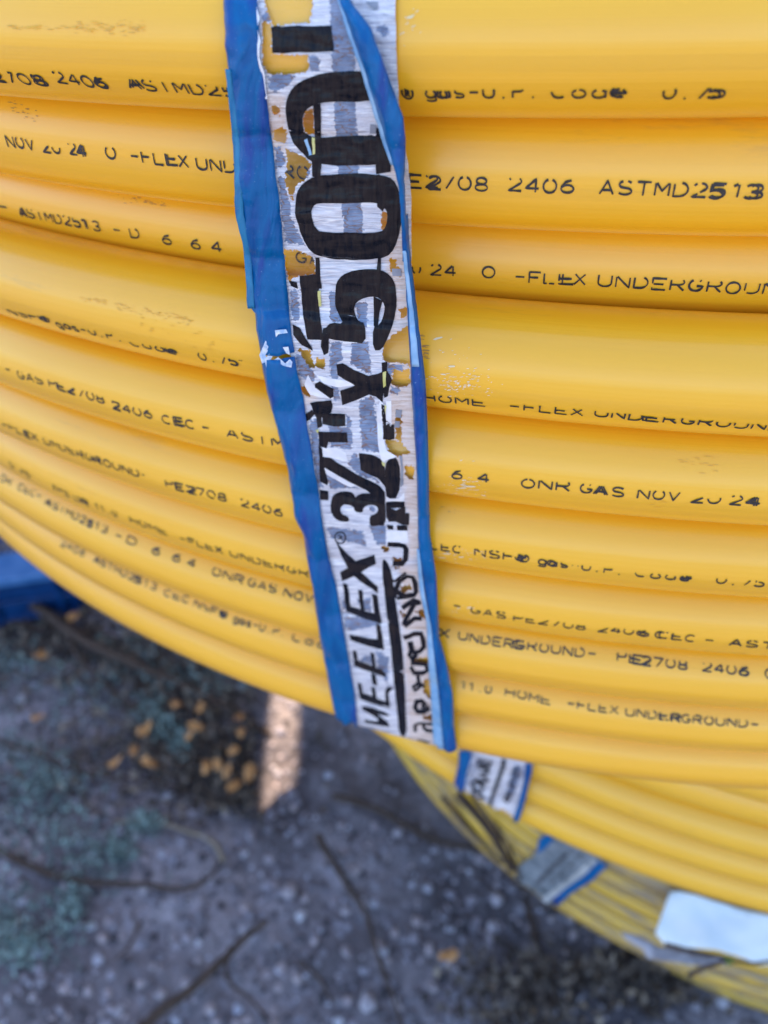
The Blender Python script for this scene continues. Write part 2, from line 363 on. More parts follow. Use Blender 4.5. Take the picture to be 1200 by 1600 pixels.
twig([(100, 985, 30), (120, 1020, 30), (160, 1065, 20), (240, 1130, 20), (330, 1190, 10), (365, 1250, 5)], 4, 'thin brown branch hanging down among the orange dead leaves')
twig([(360, 1480), (355, 1530), (390, 1560), (430, 1610)], 3, 'thin bent twig right of the thick diagonal one')
twig([(470, 1500), (500, 1530), (520, 1570)], 3, 'short thin twig left of the pale oval pebble')
twig([(220, 1440), (200, 1480), (180, 1500)], 3, 'short thin twig below the long curved twig')
twig([(935, 1480), (945, 1510), (960, 1545)], 3, 'pale straw lying on the dark dirt by the muddy coil', BARK2)

LEAF_O = m_simple('dead_leaf', (0.36, 0.16, 0.05), (0.62, 0.34, 0.14), 90, 0.8)
def leaf_mesh(r, m, seed):
    n = 8; V = [(0, 0, 0.25*r)]; q = random.Random(seed)
    for j in range(n):
        a = 2*math.pi*j/n; rr = r*(0.95 + 0.15*math.cos(2*a))*q.uniform(0.75, 1.15)
        V.append((rr*math.cos(a), rr*math.sin(a)*0.8, r*q.uniform(-0.35, 0.45)))
    return mesh('dead_leaf', V, [(0, 1+j, 1+(j+1) % n) for j in range(n)])
LPOS = [(275, 1100), (312, 1105), (225, 1140), (208, 1172), (232, 1190), (305, 1135), (372, 1122), (365, 1172), (378, 1145), (322, 1198), (340, 1195), (390, 1208), (365, 1228), (355, 1205), (62, 1025), (75, 922), (115, 962), (60, 1120), (180, 1190), (295, 1150), (700, 1495)]
LNAME = ['orange dead leaf just under the yellow pipe edge, topmost of the leaf clump', 'orange dead leaf right beside the topmost one of the clump', 'orange dead leaf at the lower left side of the teal tuft', 'leftmost orange dead leaf of the clump', 'orange dead leaf directly below the leftmost one of the clump', 'orange dead leaf in the middle of the clump, alone between pairs', 'orange dead leaf closest to the yellow pipe above the sunlit strip', 'orange dead leaf halfway down the left side of the sunlit strip', 'orange dead leaf between the pipe edge and the strip side leaf', 'left leaf of the low pair at the bottom of the clump', 'right leaf of the low pair at the bottom of the clump', 'orange dead leaf touching the lit edge of the sunlit strip', 'lowest orange dead leaf of the clump, left of the strip end', 'small orange dead leaf just above the lowest one', 'orange dead leaf by the thick branch under the blue crate', 'orange dead leaf lying against the front of the blue crate', 'orange dead leaf at the right corner of the blue crate', 'small orange dead leaf near the left edge under the white pebble', 'small orange dead leaf outside the clump, left of all others', 'small orange dead leaf above the low pair in the clump', 'lone ochre dead leaf on bare gravel near the bottom']
for i, (px, py) in enumerate(LPOS):
    p = ground_at(px, py, 42)*MM; r = 0.0125*random.uniform(0.75, 1.2)
    o = link('dead_leaf', leaf_mesh(r, None, i), LEAF_O, smooth=False); o.location = p; o.rotation_euler = (random.uniform(-0.5, 0.5), random.uniform(-0.5, 0.5), random.uniform(0, 6.28))
    tag(o, LNAME[i], 'leaf', 'orange dead leaves on the ground')

TEAL = m_attr('sage_leaf', [(0.0, (0.06, 0.10, 0.10)), (0.5, (0.16, 0.24, 0.24)), (1.0, (0.34, 0.48, 0.46))], 0.8)
def cover(name, spots, count, spread, label, m, size=0.007, hmax=0.03, kind='stuff', cat='ground cover'):
    V, Fc, T = [], [], []
    for (px, py, sx_, sy_) in spots:
        for _ in range(count):
            qx, qy = px + random.gauss(0, sx_), py + random.gauss(0, sy_)
            if 398 < qx < 478 and 1040 < qy < 1270: continue
            p = ground_at(qx, qy, random.uniform(2, hmax*1000))*MM
            a, b = random.uniform(0, 6.28), random.uniform(0.1, 1.2); s = size*random.uniform(0.5, 1.4)
            u = np.array([math.cos(a)*math.cos(b), math.sin(a)*math.cos(b), math.sin(b)]); w = np.array([-math.sin(a), math.cos(a), random.uniform(-0.4, 0.4)])
            k = len(V); V += [p - w*s*0.05, p + u*s*0.5 + w*s*0.3, p + u*s*1.3, p + u*s*0.5 - w*s*0.3]; Fc.append((k, k+1, k+2, k+3)); T += [random.random()]*4
    me = mesh(name, V, Fc); fattr(me, 'tone', T); return tag(link(name, me, m, smooth=False), label, cat, kind=kind)
cover('sage_ground_cover', [(255, 1130, 14, 12), (235, 1105, 14, 12), (280, 1160, 10, 10), (40, 1180, 40, 35), (75, 1230, 30, 20), (60, 1290, 55, 25), (150, 1335, 35, 22), (185, 1325, 14, 15), (20, 1440, 30, 35), (110, 1420, 15, 25), (40, 1480, 30, 15), (210, 1020, 40, 20), (130, 1080, 60, 30), (20, 1030, 30, 20), (310, 1060, 40, 14), (230, 1285, 14, 10)],
      260, 1.0, 'blue green low plants spread over the dirt at the left', TEAL, 0.0065)
GRASSY = m_attr('litter_and_shade', [(0.0, (0.045, 0.035, 0.032)), (0.6, (0.13, 0.105, 0.09)), (1.0, (0.32, 0.26, 0.20))], 0.9)
cover('litter_and_shade', [(100, 1000, 120, 30), (260, 1090, 60, 35), (1000, 1530, 70, 20), (330, 1220, 30, 25), (200, 1180, 120, 50), (820, 1560, 60, 40), (330, 1130, 50, 40), (180, 1030, 60, 30), (60, 990, 50, 25), (290, 1180, 70, 30), (375, 1230, 18, 20)], 420, 1, 'dark leaf litter and dry stalks on the dirt, thickened to paint the shade under the coil', GRASSY, 0.012, 0.02, cat='litter')  # real litter, plus extra dark pieces standing in for shade under the coil

# ------------------------------------------------------------------ strap / tape
C1.build_env(-0.24, 0.12, sag=0.12)
C2.build_env(-0.55, 0.2, sag=0.3); C3.build_env(-1.0, 0.2, sag=0.3)
def poly_sd(P, poly):
    """signed distance in pixels, positive inside"""
    poly = np.array(poly, float); A = poly; B = np.roll(poly, -1, 0); ab = B-A
    d2 = np.full(len(P), 1e18); ins = np.zeros(len(P), bool)
    for a, b, e in zip(A, B, ab):
        t = np.clip(((P-a) @ e)/(e @ e + 1e-12), 0, 1); q = a + t[:, None]*e - P; d2 = np.minimum(d2, (q*q).sum(1))
        c = ((a[1] > P[:, 1]) != (b[1] > P[:, 1])) & (P[:, 0] < (b[0]-a[0])*(P[:, 1]-a[1])/(b[1]-a[1]+1e-12) + a[0]); ins ^= c
    return np.where(ins, 1, -1)*np.sqrt(d2)
def field(P, polys): 
    f = np.full(len(P), -60.0)
    for q in polys: f = np.maximum(f, poly_sd(P, q))
    return f
def wrinkle(x, y): return 0.35*noise.noise(Vector((x*0.02, y*0.05, 1.3))) + 0.22*noise.noise(Vector((x*0.06, y*0.10, 5.3)))
def drape(C, poly, off, maxlen=14, wr=1.0):
    """triangulate a closed outline and lay it on the wrap surface of coil C"""
    pts = [(float(a), float(b)) for a, b in poly]
    tris = tessellate_polygon([[Vector((a, b, 0)) for a, b in pts]])
    V = []; idx = {}
    def vid(p):
        k = (round(p[0], 3), round(p[1], 3))
        if k not in idx: idx[k] = len(V); V.append(p)
        return idx[k]
    stack = [tuple(pts[i] for i in t) for t in tris]; out = []
    while stack:
        a, b, c = stack.pop(); L = [math.dist(a, b) > maxlen, math.dist(b, c) > maxlen, math.dist(c, a) > maxlen]
        mid = lambda p, q: ((p[0]+q[0])/2, (p[1]+q[1])/2)
        n = sum(L)
        if n == 0: out.append((vid(a), vid(b), vid(c))); continue
        ab, bc, ca = mid(a, b), mid(b, c), mid(c, a)
        if n == 3: stack += [(a, ab, ca), (ab, b, bc), (ca, bc, c), (ab, bc, ca)]
        elif n == 1:
            if L[0]: stack += [(a, ab, c), (ab, b, c)]
            elif L[1]: stack += [(a, b, bc), (a, bc, c)]
            else: stack += [(a, b, ca), (ca, b, c)]
        else:
            if not L[0]: stack += [(a, b, bc), (a, bc, ca), (ca, bc, c)]
            elif not L[1]: stack += [(b, c, ca), (b, ca, ab), (ab, ca, a)]
            else: stack += [(c, a, ab), (c, ab, bc), (bc, ab, b)]
    P3 = []; ok = []
    for (x, y) in V:
        h = C.surf(x, y); ok.append(h is not None)
        o = off(x, y) if callable(off) else off
        P3.append(C.env_pt(h[0], h[1], o + wr*wrinkle(x, y)) if h else np.zeros(3))
    fs = [f for f in out if all(ok[i] for i in f)]
    nf = []
    for f in fs:
        a, b, c = (P3[i] for i in f); nn = np.cross(b-a, c-a)
        nf.append(f if np.dot(nn, CAM-a) > 0 else f[::-1])
    return np.array(P3)*MM, nf, [(x*0.001, -y*0.001) for x, y in V]
def lay(C, name, poly, off, m, parent, thick=0.0, maxlen=14, wr=1.0, extra=None):
    V, Fc, uv = drape(C, poly, off, maxlen, wr)
    if not Fc: return None
    used = sorted({i for f in Fc for i in f}); mp = {k: i for i, k in enumerate(used)}
    o = link(name, mesh(name, V[used], [tuple(mp[i] for i in f) for f in Fc], [uv[i] for i in used]), m, parent)
    if thick:
        s = o.modifiers.new('thickness', 'SOLIDIFY'); s.thickness = thick*MM; s.offset = 1
    return o
def interp(pl, y): pl = sorted(pl, key=lambda q: q[1]); return float(np.interp(y, [q[1] for q in pl], [q[0] for q in pl]))
def strip(C, name, left, right, y0, y1, offf, m, parent, nx=8, dy=6, thick=0.25, wr=1.0):
    """band between two edge lines, domed across its width by offf(a, y)"""
    V, ids, uv = [], {}, []
    ys = np.arange(y0, y1+0.01, dy)
    for j, y in enumerate(ys):
        xl, xr = interp(left, y), interp(right, y)
        for i in range(nx+1):
            a = i/nx; x = xl + (xr-xl)*a; h = C.surf(x, y)
            if h is None: continue
            ids[(i, j)] = len(V); V.append(C.env_pt(h[0], h[1], offf(a, y) + wr*wrinkle(x, y))*MM); uv.append((x*0.001, -y*0.001))
    Fc = []
    for j in range(len(ys)-1):
        for i in range(nx):
            k = [(i, j), (i, j+1), (i+1, j+1), (i+1, j)]
            if all(q in ids for q in k): Fc.append(tuple(ids[q] for q in k))
    o = link(name, mesh(name, V, Fc, uv), m, parent)
    s = o.modifiers.new('thickness', 'SOLIDIFY'); s.thickness = thick*MM; s.offset = 1
    return o

def m_film(name, gloss=0.28):
    m, ns, L, b = mat(name)
    uvn = N(ns, 'ShaderNodeUVMap')
    hole = N(ns, 'ShaderNodeAttribute', attribute_name='hole'); blue = N(ns, 'ShaderNodeAttribute', attribute_name='blue'); pink = N(ns, 'ShaderNodeAttribute', attribute_name='pink')
    na = N(ns, 'ShaderNodeTexNoise', i_Scale=170.0, i_Detail=6.0, i_Roughness=0.6); L.new(uvn.outputs[0], na.inputs['Vector'])
    nb = N(ns, 'ShaderNodeTexNoise', i_Scale=60.0, i_Detail=4.0); L.new(uvn.outputs[0], nb.inputs['Vector'])
    mp = N(ns, 'ShaderNodeMapping'); mp.inputs['Scale'].default_value = (25, 330, 1); mp.inputs['Rotation'].default_value = (0, 0, 0.06); L.new(uvn.outputs[0], mp.inputs[0])
    rib = N(ns, 'ShaderNodeTexNoise', i_Scale=1.0, i_Detail=4.0, i_Distortion=0.6); L.new(mp.outputs[0], rib.inputs['Vector'])
    # cracks in the printed blue grey ink, running across the strap
    mp2 = N(ns, 'ShaderNodeMapping'); mp2.inputs['Scale'].default_value = (40, 190, 1); L.new(uvn.outputs[0], mp2.inputs[0])
    dis = N(ns, 'ShaderNodeMixRGB'); dis.inputs[0].default_value = 0.35; L.new(mp2.outputs[0], dis.inputs[1]); L.new(nb.outputs['Color'], dis.inputs[2])
    vor = N(ns, 'ShaderNodeTexVoronoi', feature='DISTANCE_TO_EDGE', i_Scale=1.4); L.new(dis.outputs[0], vor.inputs['Vector'])
    crk = ramp(ns, [(0.0, g(1)), (0.02, g(1)), (0.06, g(0))]); L.new(vor.outputs[0], crk.inputs[0])
    def thr(att, amp, lo, hi, nz=na):
        s = N(ns, 'ShaderNodeMath', operation='SUBTRACT'); s.inputs[1].default_value = 0.5; L.new(nz.outputs[0], s.inputs[0])
        k = N(ns, 'ShaderNodeMath', operation='MULTIPLY_ADD'); k.inputs[1].default_value = amp; L.new(s.outputs[0], k.inputs[0]); L.new(att.outputs['Fac'], k.inputs[2])
        r = N(ns, 'ShaderNodeMapRange'); r.inputs['From Min'].default_value = lo; r.inputs['From Max'].default_value = hi; L.new(k.outputs[0], r.inputs[0]); return r
    fb = thr(blue, 17, -0.4, 0.4); fh = thr(hole, 16, -0.3, 0.3); fp = thr(pink, 14, -6, 6, nb)
    white = ramp(ns, [(0.28, (0.30, 0.32, 0.41)), (0.42, (0.54, 0.55, 0.63)), (0.55, (0.67, 0.68, 0.75)), (0.66, (0.86, 0.86, 0.89))]); L.new(rib.outputs[0], white.inputs[0])
    blu = ramp(ns, [(0.35, (0.13, 0.19, 0.32)), (0.6, (0.22, 0.29, 0.44))]); L.new(nb.outputs[0], blu.inputs[0])
    pk = ramp(ns, [(0.3, (0.55, 0.43, 0.36)), (0.6, (0.74, 0.65, 0.62))]); L.new(rib.outputs[0], pk.inputs[0])
    m0 = N(ns, 'ShaderNodeMix', data_type='RGBA'); L.new(fp.outputs[0], m0.inputs[0]); L.new(white.outputs[0], m0.inputs[6]); L.new(pk.outputs[0], m0.inputs[7])
    m1 = N(ns, 'ShaderNodeMix', data_type='RGBA'); L.new(fb.outputs[0], m1.inputs[0]); L.new(m0.outputs[2], m1.inputs[6]); L.new(blu.outputs[0], m1.inputs[7])
    cf = N(ns, 'ShaderNodeMath', operation='MULTIPLY'); L.new(crk.outputs[0], cf.inputs[0]); L.new(fb.outputs[0], cf.inputs[1])
    cf2 = N(ns, 'ShaderNodeMath', operation='MULTIPLY_ADD'); cf2.inputs[1].default_value = 0.8; cf2.inputs[2].default_value = 0.0; L.new(cf.outputs[0], cf2.inputs[0])
    m2 = N(ns, 'ShaderNodeMix', data_type='RGBA'); L.new(cf2.outputs[0], m2.inputs[0]); L.new(m1.outputs[2], m2.inputs[6]); m2.inputs[7].default_value = (0.20, 0.10, 0.05, 1)
    L.new(m2.outputs[2], b.inputs['Base Color']); b.inputs['Roughness'].default_value = gloss
    bm = N(ns, 'ShaderNodeBump', i_Strength=0.65, i_Distance=0.0006); L.new(rib.outputs[0], bm.inputs['Height'])
    bm2 = N(ns, 'ShaderNodeBump', i_Strength=0.5, i_Distance=0.001); L.new(nb.outputs[0], bm2.inputs['Height']); L.new(bm.outputs[0], bm2.inputs['Normal']); L.new(bm2.outputs[0], b.inputs['Normal'])
    tr = N(ns, 'ShaderNodeBsdfTransparent'); gl = N(ns, 'ShaderNodeBsdfGlossy', i_Roughness=0.15); L.new(bm2.outputs[0], gl.inputs['Normal'])
    clear = N(ns, 'ShaderNodeMixShader'); clear.inputs[0].default_value = 0.05; L.new(tr.outputs[0], clear.inputs[1]); L.new(gl.outputs[0], clear.inputs[2])
    mix = N(ns, 'ShaderNodeMixShader'); L.new(fh.outputs[0], mix.inputs[0]); L.new(b.outputs[0], mix.inputs[1]); L.new(clear.outputs[0], mix.inputs[2])
    L.new(mix.outputs[0], ns['Material Output'].inputs['Surface'])
    return m
def m_blue(name, c1=(0.0, 0.065, 0.25), c2=(0.0, 0.12, 0.34), pur=(0.012, 0.06, 0.28)):
    m, ns, L, b = mat(name); uvn = N(ns, 'ShaderNodeUVMap')
    mp = N(ns, 'ShaderNodeMapping'); mp.inputs['Scale'].default_value = (30, 7, 1); L.new(uvn.outputs[0], mp.inputs[0])
    n = N(ns, 'ShaderNodeTexNoise', i_Scale=1.0, i_Detail=3.0, i_Distortion=0.5); L.new(mp.outputs[0], n.inputs['Vector'])
    n2 = N(ns, 'ShaderNodeTexNoise', i_Scale=300.0, i_Detail=6.0); L.new(uvn.outputs[0], n2.inputs['Vector'])
    r = ramp(ns, [(0.3, c1), (0.5, c2), (0.66, pur), (0.72, c1)]); L.new(n.outputs[0], r.inputs[0])
    sp = ramp(ns, [(0.66, g(0)), (0.74, g(0.7))]); L.new(n2.outputs[0], sp.inputs[0])
    mx = N(ns, 'ShaderNodeMix', data_type='RGBA'); L.new(sp.outputs[0], mx.inputs[0]); L.new(r.outputs[0], mx.inputs[6]); mx.inputs[7].default_value = (0.25, 0.40, 0.62, 1)
    L.new(mx.outputs[2], b.inputs['Base Color']); b.inputs['Roughness'].default_value = 0.34; b.inputs['Specular IOR Level'].default_value = 0.25
    bm = N(ns, 'ShaderNodeBump', i_Strength=0.8, i_Distance=0.0025); L.new(n.outputs[0], bm.inputs['Height'])
    bm2 = N(ns, 'ShaderNodeBump', i_Strength=0.3, i_Distance=0.0002); L.new(n2.outputs[0], bm2.inputs['Height']); L.new(bm.outputs[0], bm2.inputs['Normal']); L.new(bm2.outputs[0], b.inputs['Normal'])
    return m
FILM = m_film('printed_silver_film'); BLUE = m_blue('blue_film')
LBLUE = m_simple('pale_blue_film', (0.16, 0.36, 0.62), (0.30, 0.50, 0.72), 220, 0.35)
WFILM = m_simple('white_film', (0.70, 0.72, 0.80), (0.86, 0.87, 0.9), 250, 0.35)
GFILM = m_simple('grey_film', (0.20, 0.22, 0.27), (0.30, 0.33, 0.40), 250, 0.35)
YFLECK = m_simple('yellowed_glue', (0.5, 0.48, 0.12), (0.66, 0.64, 0.30), 250, 0.4)
def z1(*p): return [(340 + a/3.158, b/3.158) for a, b in p]
def z2(*p): return [(360 + a/3.158, 380 + b/3.158) for a, b in p]
def z3(*p): return [(420 + a/3.75, 760 + b/3.75) for a, b in p]
def zA(*p): return [(560 + a/5.0, 860 + b/5.0) for a, b in p]
def zB(*p): return [(560 + a/6.664, 660 + b/6.664) for a, b in p]
def zC(*p): return [(440 + a/5.4545, 520 + b/5.4545) for a, b in p]

LBL = [(357, -20), (357, 13), (359, 54), (364, 104), (372, 190), (377, 272), (377, 323), (387, 367), (391, 400), (396, 478), (403, 484), (412, 545), (422, 602), (438, 665), (453, 725), (463, 780), (465, 803), (479, 837), (492, 909), (505, 1000), (519, 1075), (528, 1118), (530, 1130)]
LBR = [(409, -20), (408, 0), (410, 85), (421, 142), (429, 222), (438, 285), (444, 355), (447, 386), (455, 475), (458, 516), (466, 560), (479, 633), (491, 703), (499, 750), (502, 780), (513, 848), (527, 912), (540, 979), (556, 1080), (561, 1129), (563, 1145)]
FR = [(618, -20), (620, 0), (622, 92), (626, 180), (640, 255), (644, 300), (645, 400), (646, 500), (652, 600), (658, 712), (660, 780), (661, 861), (668, 930), (678, 1000), (686, 1100), (694, 1165), (697, 1190)]
strap = empty('printed_strap', (0.52, -0.05, -0.24)); bpy.context.view_layer.update()
tag(strap, 'large torn blue edged plastic strap with black 500 lettering around the top coil', 'strap')
# film grid
rows = []
phL = [(C1.surf(x-8, y), y) for x, y in [(interp(LBR, y), y) for y in range(2, 1125, 12)]]
phR = [(C1.surf(x, y), y) for x, y in [(interp(FR, y), y) for y in range(2, 1150, 12)]]
aL = np.array([h for h, _ in phL if h]); aR = np.array([h for h, _ in phR if h])
zs = np.concatenate([np.linspace(13.0, 8, 12)[:-1], np.arange(8, -222, -0.6), np.linspace(-222, -238.5, 60)])
NX = 72; V = []; UVp = []
for z in zs:
    pl = np.interp(-z, -aL[:, 1], aL[:, 0]); pr_ = np.interp(-z, -aR[:, 1], aR[:, 0])
    for i in range(NX+1):
        ph = pl + (pr_-pl)*i/NX; V.append(C1.env_pt(ph, z, 0.0))
V = np.array(V); PX = project(V)
for k in range(len(V)):
    d = V[k]*[1, 1, 0]; V[k] += d/np.linalg.norm(d)*(0.9 + wrinkle(*PX[k]))
Fc = [(j*(NX+1)+i, (j+1)*(NX+1)+i, (j+1)*(NX+1)+i+1, j*(NX+1)+i+1) for j in range(len(zs)-1) for i in range(NX)]
HOLES = [[(412, -20), (495, -20), (492, 5), (487, 33), (430, 38), (420, 14)], [(414, 82), (484, 84), (486, 108), (470, 113), (419, 113)], [(413, 30), (428, 36), (429, 86), (414, 86)],
    z1((272, 515), (320, 515), (315, 560), (275, 555)), z1((282, 640), (330, 615), (355, 660), (345, 700), (285, 690)), z1((350, 730), (420, 760), (470, 800), (440, 880), (400, 900), (375, 985), (345, 900)),
    z1((430, 570), (445, 535), (482, 528), (488, 655), (455, 655), (432, 620)), z1((815, 1035), (848, 1040), (845, 1110), (812, 1130)), [(447, 386), (470, 388), (494, 399), (497, 425), (470, 428), (455, 437), (447, 410)],
    z2((330, 505), (400, 520), (425, 600), (400, 615), (350, 530)), z2((425, 550), (475, 560), (470, 612), (430, 605)), z2((785, 60), (825, 75), (830, 115), (850, 115), (850, 160), (800, 130)),
    z2((762, 480), (800, 450), (850, 420), (895, 385), (895, 590), (820, 580), (755, 575)), z2((838, 315), (885, 300), (880, 345), (845, 355)), z2((810, 600), (850, 625), (890, 590), (892, 690), (840, 700), (800, 680)),
    z2((820, 810), (850, 815), (850, 970), (820, 965)), z2((765, 950), (850, 975), (895, 1025), (860, 1030), (820, 1045), (780, 1010)), z2((860, 1085), (920, 1090), (900, 1160), (865, 1130)),
    z3((665, 332), (705, 335), (705, 375), (675, 372)), z3((720, 405), (790, 408), (780, 430), (735, 428)), z3((730, 455), (775, 460), (750, 472)), zA((325, 275), (410, 250), (422, 290), (340, 315)), zA((455, 455), (525, 440), (540, 520), (500, 520), (470, 480)),
    zA((335, 450), (385, 490), (350, 500)), zA((430, 850), (480, 815), (555, 810), (550, 880), (420, 865)), zA((500, 1060), (540, 1000), (575, 1060), (575, 1150), (540, 1130)), zA((505, 1272), (585, 1270), (580, 1310), (510, 1312)), zA((505, 990), (570, 995), (560, 1030), (510, 1030)),
    zB((240, 1260), (320, 1265), (315, 1335), (270, 1310)), z2((345, 700), (395, 690), (400, 750), (370, 745))]
BLUES = [[(517, -20), (551, -20), (560, 60), (556, 150), (560, 190), (563, 270), (569, 350), (573, 400), (542, 400), (537, 320), (530, 260), (525, 160), (520, 60)],
    [(485, 84), (502, 84), (503, 108), (487, 108)], [(412, 18), (430, 15), (433, 30), (415, 36)], [(414, 62), (428, 60), (426, 74), (415, 74)], [(475, 0), (495, 0), (493, 8), (478, 7)],
    z1((260, 370), (340, 350), (400, 370), (360, 410), (300, 450), (265, 430)), z1((290, 720), (330, 720), (345, 800), (300, 830)), z1((310, 860), (345, 860), (350, 930), (365, 1000), (375, 1080), (400, 1130), (440, 1200), (345, 1190), (330, 1090)), z1((355, 730), (400, 735), (380, 770)), z1((420, 780), (470, 800), (460, 870), (420, 860)),
    z2((495, 230), (535, 230), (540, 330), (560, 375), (500, 380)), z2((620, 290), (680, 270), (680, 400), (640, 390)), z2((300, 220), (345, 220), (350, 370), (315, 380)), z2((500, 480), (555, 480), (560, 570), (530, 580), (545, 760), (520, 770), (495, 600)), z2((605, 480), (690, 480), (700, 640), (640, 610), (600, 590)),
    z2((330, 535), (370, 545), (400, 600), (430, 650), (400, 680), (345, 640)), z2((640, 770), (715, 740), (725, 860), (760, 1020), (660, 1010), (645, 900)), z2((490, 880), (600, 900), (610, 970), (600, 1010), (500, 990)), z2((575, 830), (605, 860), (605, 900), (580, 890)),
    z2((400, 860), (440, 860), (445, 1000), (460, 1190), (440, 1200), (410, 1010)), z2((620, 1010), (650, 1080), (740, 1170), (640, 1130), (590, 1080)), z2((480, 1130), (600, 1170), (640, 1200), (500, 1200)),
    z3((340, 220), (560, 250), (575, 335), (470, 310), (370, 290)), z3((600, 90), (620, 90), (630, 130), (600, 140)), z3((590, 215), (690, 215), (690, 320), (640, 330), (600, 240)), z3((430, 600), (470, 720), (440, 700)), z3((450, 750), (620, 760), (660, 800), (500, 830), (455, 820)), z3((520, 640), (600, 640), (605, 720), (560, 700)), z3((630, 950), (710, 980), (700, 1150), (650, 1060)), z3((560, 980), (610, 980), (610, 1030), (540, 1010)),
    [(603, 190), (616, 192), (618, 212), (605, 210)], [(590, 35), (612, 40), (610, 55), (595, 52)], zC((940, 430), (1020, 460), (1010, 505), (930, 500)), zC((890, 240), (1050, 270), (1050, 320), (950, 320), (900, 400))]
PINK = [[(606, 190), (660, 190), (648, 500), (665, 700), (668, 860), (640, 870), (632, 760), (610, 690), (606, 540)], [(625, 880), (690, 880), (700, 1180), (640, 1180)], [(415, 140), (450, 150), (450, 240), (425, 240)], z2((350, 680), (430, 700), (440, 770), (380, 780))]
me = mesh('silver_film', V*MM, Fc, PX*np.array([0.001, -0.001]))
FLAKY = [[(410, -20), (452, -20), (452, 320), (440, 320)], [(440, 420), (500, 420), (505, 620), (480, 640)], [(606, 300), (645, 300), (655, 760), (625, 760), (606, 600)], [(635, 880), (690, 960), (690, 1150), (640, 1120)]]
fattr(me, 'hole', np.maximum(field(PX, HOLES), np.minimum(field(PX, FLAKY)*0.5, 0) - 3.6)); fattr(me, 'blue', field(PX, BLUES)); fattr(me, 'pink', field(PX, PINK))
link('silver_film', me, FILM, strap)

def dome(lo, hi): return lambda a, y: lo + (hi-lo)*(math.sin(math.pi*min(max(a, 0), 1))**0.6)
def band_off(a, y):
    f = 1.0 if a < 0.62 else 0.55
    return 1.25 + 1.6*math.sin(math.pi*a)**0.7*f + 0.5*noise.noise(Vector((a*3, y*0.02, 0)))
strip(C1, 'blue_edge_band', LBL, LBR, -18, 548, band_off, BLUE, strap, nx=10)
strip(C1, 'blue_edge_band', LBL, LBR, 552, 1150, lambda a, y: band_off(a, y) + 0.15, BLUE, strap, nx=10)
# slim outer fold on the left band
strip(C1, 'edge_fold', [(362, 100), (371, 190), (376, 272), (376, 323), (386, 367), (390, 400), (395, 478)], [(370, 100), (382, 190), (387, 272), (389, 323), (397, 367), (401, 400), (405, 478)], 102, 478, lambda a, y: 2.3, m_blue('teal_blue_film', (0.01, 0.14, 0.34), (0.03, 0.22, 0.42), (0.02, 0.12, 0.3)), strap, nx=3)
RBL = [(633, 330), (635, 380), (643, 522), (647, 602), (654, 712), (656, 780), (657, 861), (665, 909), (676, 971), (683, 1043), (690, 1120), (694, 1166), (696, 1180)]
RBR = [(639, 330), (641, 380), (658, 522), (666, 586), (670, 665), (672, 780), (673, 827), (683, 893), (687, 987), (701, 1040), (708, 1075), (711, 1133), (716, 1173), (717, 1180)]
strip(C1, 'blue_edge_band', RBL, RBR, 330, 1180, lambda a, y: 1.5 + 1.5*math.sin(math.pi*a), BLUE, strap, nx=5)
strip(C1, 'pale_blue_strip', [(636, 380), (645, 470), (650, 562)], [(641, 380), (655, 500), (661, 562)], 380, 562, lambda a, y: 3.3, LBLUE, strap, nx=3)
strip(C1, 'pale_blue_strip', [(655, 850), (658, 907), (669, 963), (674, 1053), (679, 1147), (682, 1175)], [(659, 850), (666, 909), (677, 971), (685, 1043), (692, 1120), (697, 1175)], 850, 1176, lambda a, y: 1.9 + 0.6*a, LBLUE, strap, nx=3)
FLL = [(540, -20), (543, 0), (555, 41), (577, 104), (593, 158), (615, 228), (631, 269), (634, 317), (635, 400)]
FLR = [(553, -20), (562, 0), (590, 35), (609, 89), (625, 136), (638, 171), (642, 206), (639, 269), (639, 332), (641, 400)]
strip(C1, 'twisted_blue_flap', FLL, FLR, -20, 400, lambda a, y: 2.2 + 3.2*math.sin(math.pi*min(1, a*0.8))*min(1, (410-y)/150), BLUE, strap, nx=10)
strip(C1, 'pale_blue_strip', [(x-7, y) for x, y in FLL], [(x+3, y) for x, y in FLL], -20, 250, lambda a, y: 2.0 + 0.5*a, LBLUE, strap, nx=3)
FROST = m_simple('frosted_film', (0.30, 0.45, 0.68), (0.72, 0.78, 0.86), 700, 0.5)
for q in [z2((170, 520), (205, 440), (245, 398), (300, 395), (308, 412), (262, 418), (225, 470), (200, 520), (215, 545), (185, 560)), z2((240, 545), (262, 530), (296, 560), (318, 540), (332, 552), (326, 582), (292, 572), (270, 560), (252, 572)), z2((196, 540), (232, 500), (246, 505), (222, 548), (206, 578)), z2((285, 480), (312, 478), (318, 520), (300, 512))]:
    lay(C1, 'white_tear', q, 2.9, FROST, strap, maxlen=7)
lay(C1, 'white_tear', [(406, -15), (411, -15), (408, 10), (412, 25), (408, 40), (413, 60), (412, 85), (419, 110), (420, 125), (424, 150), (421, 150), (415, 120), (409, 80), (406, 40)], 1.6, WFILM, strap)
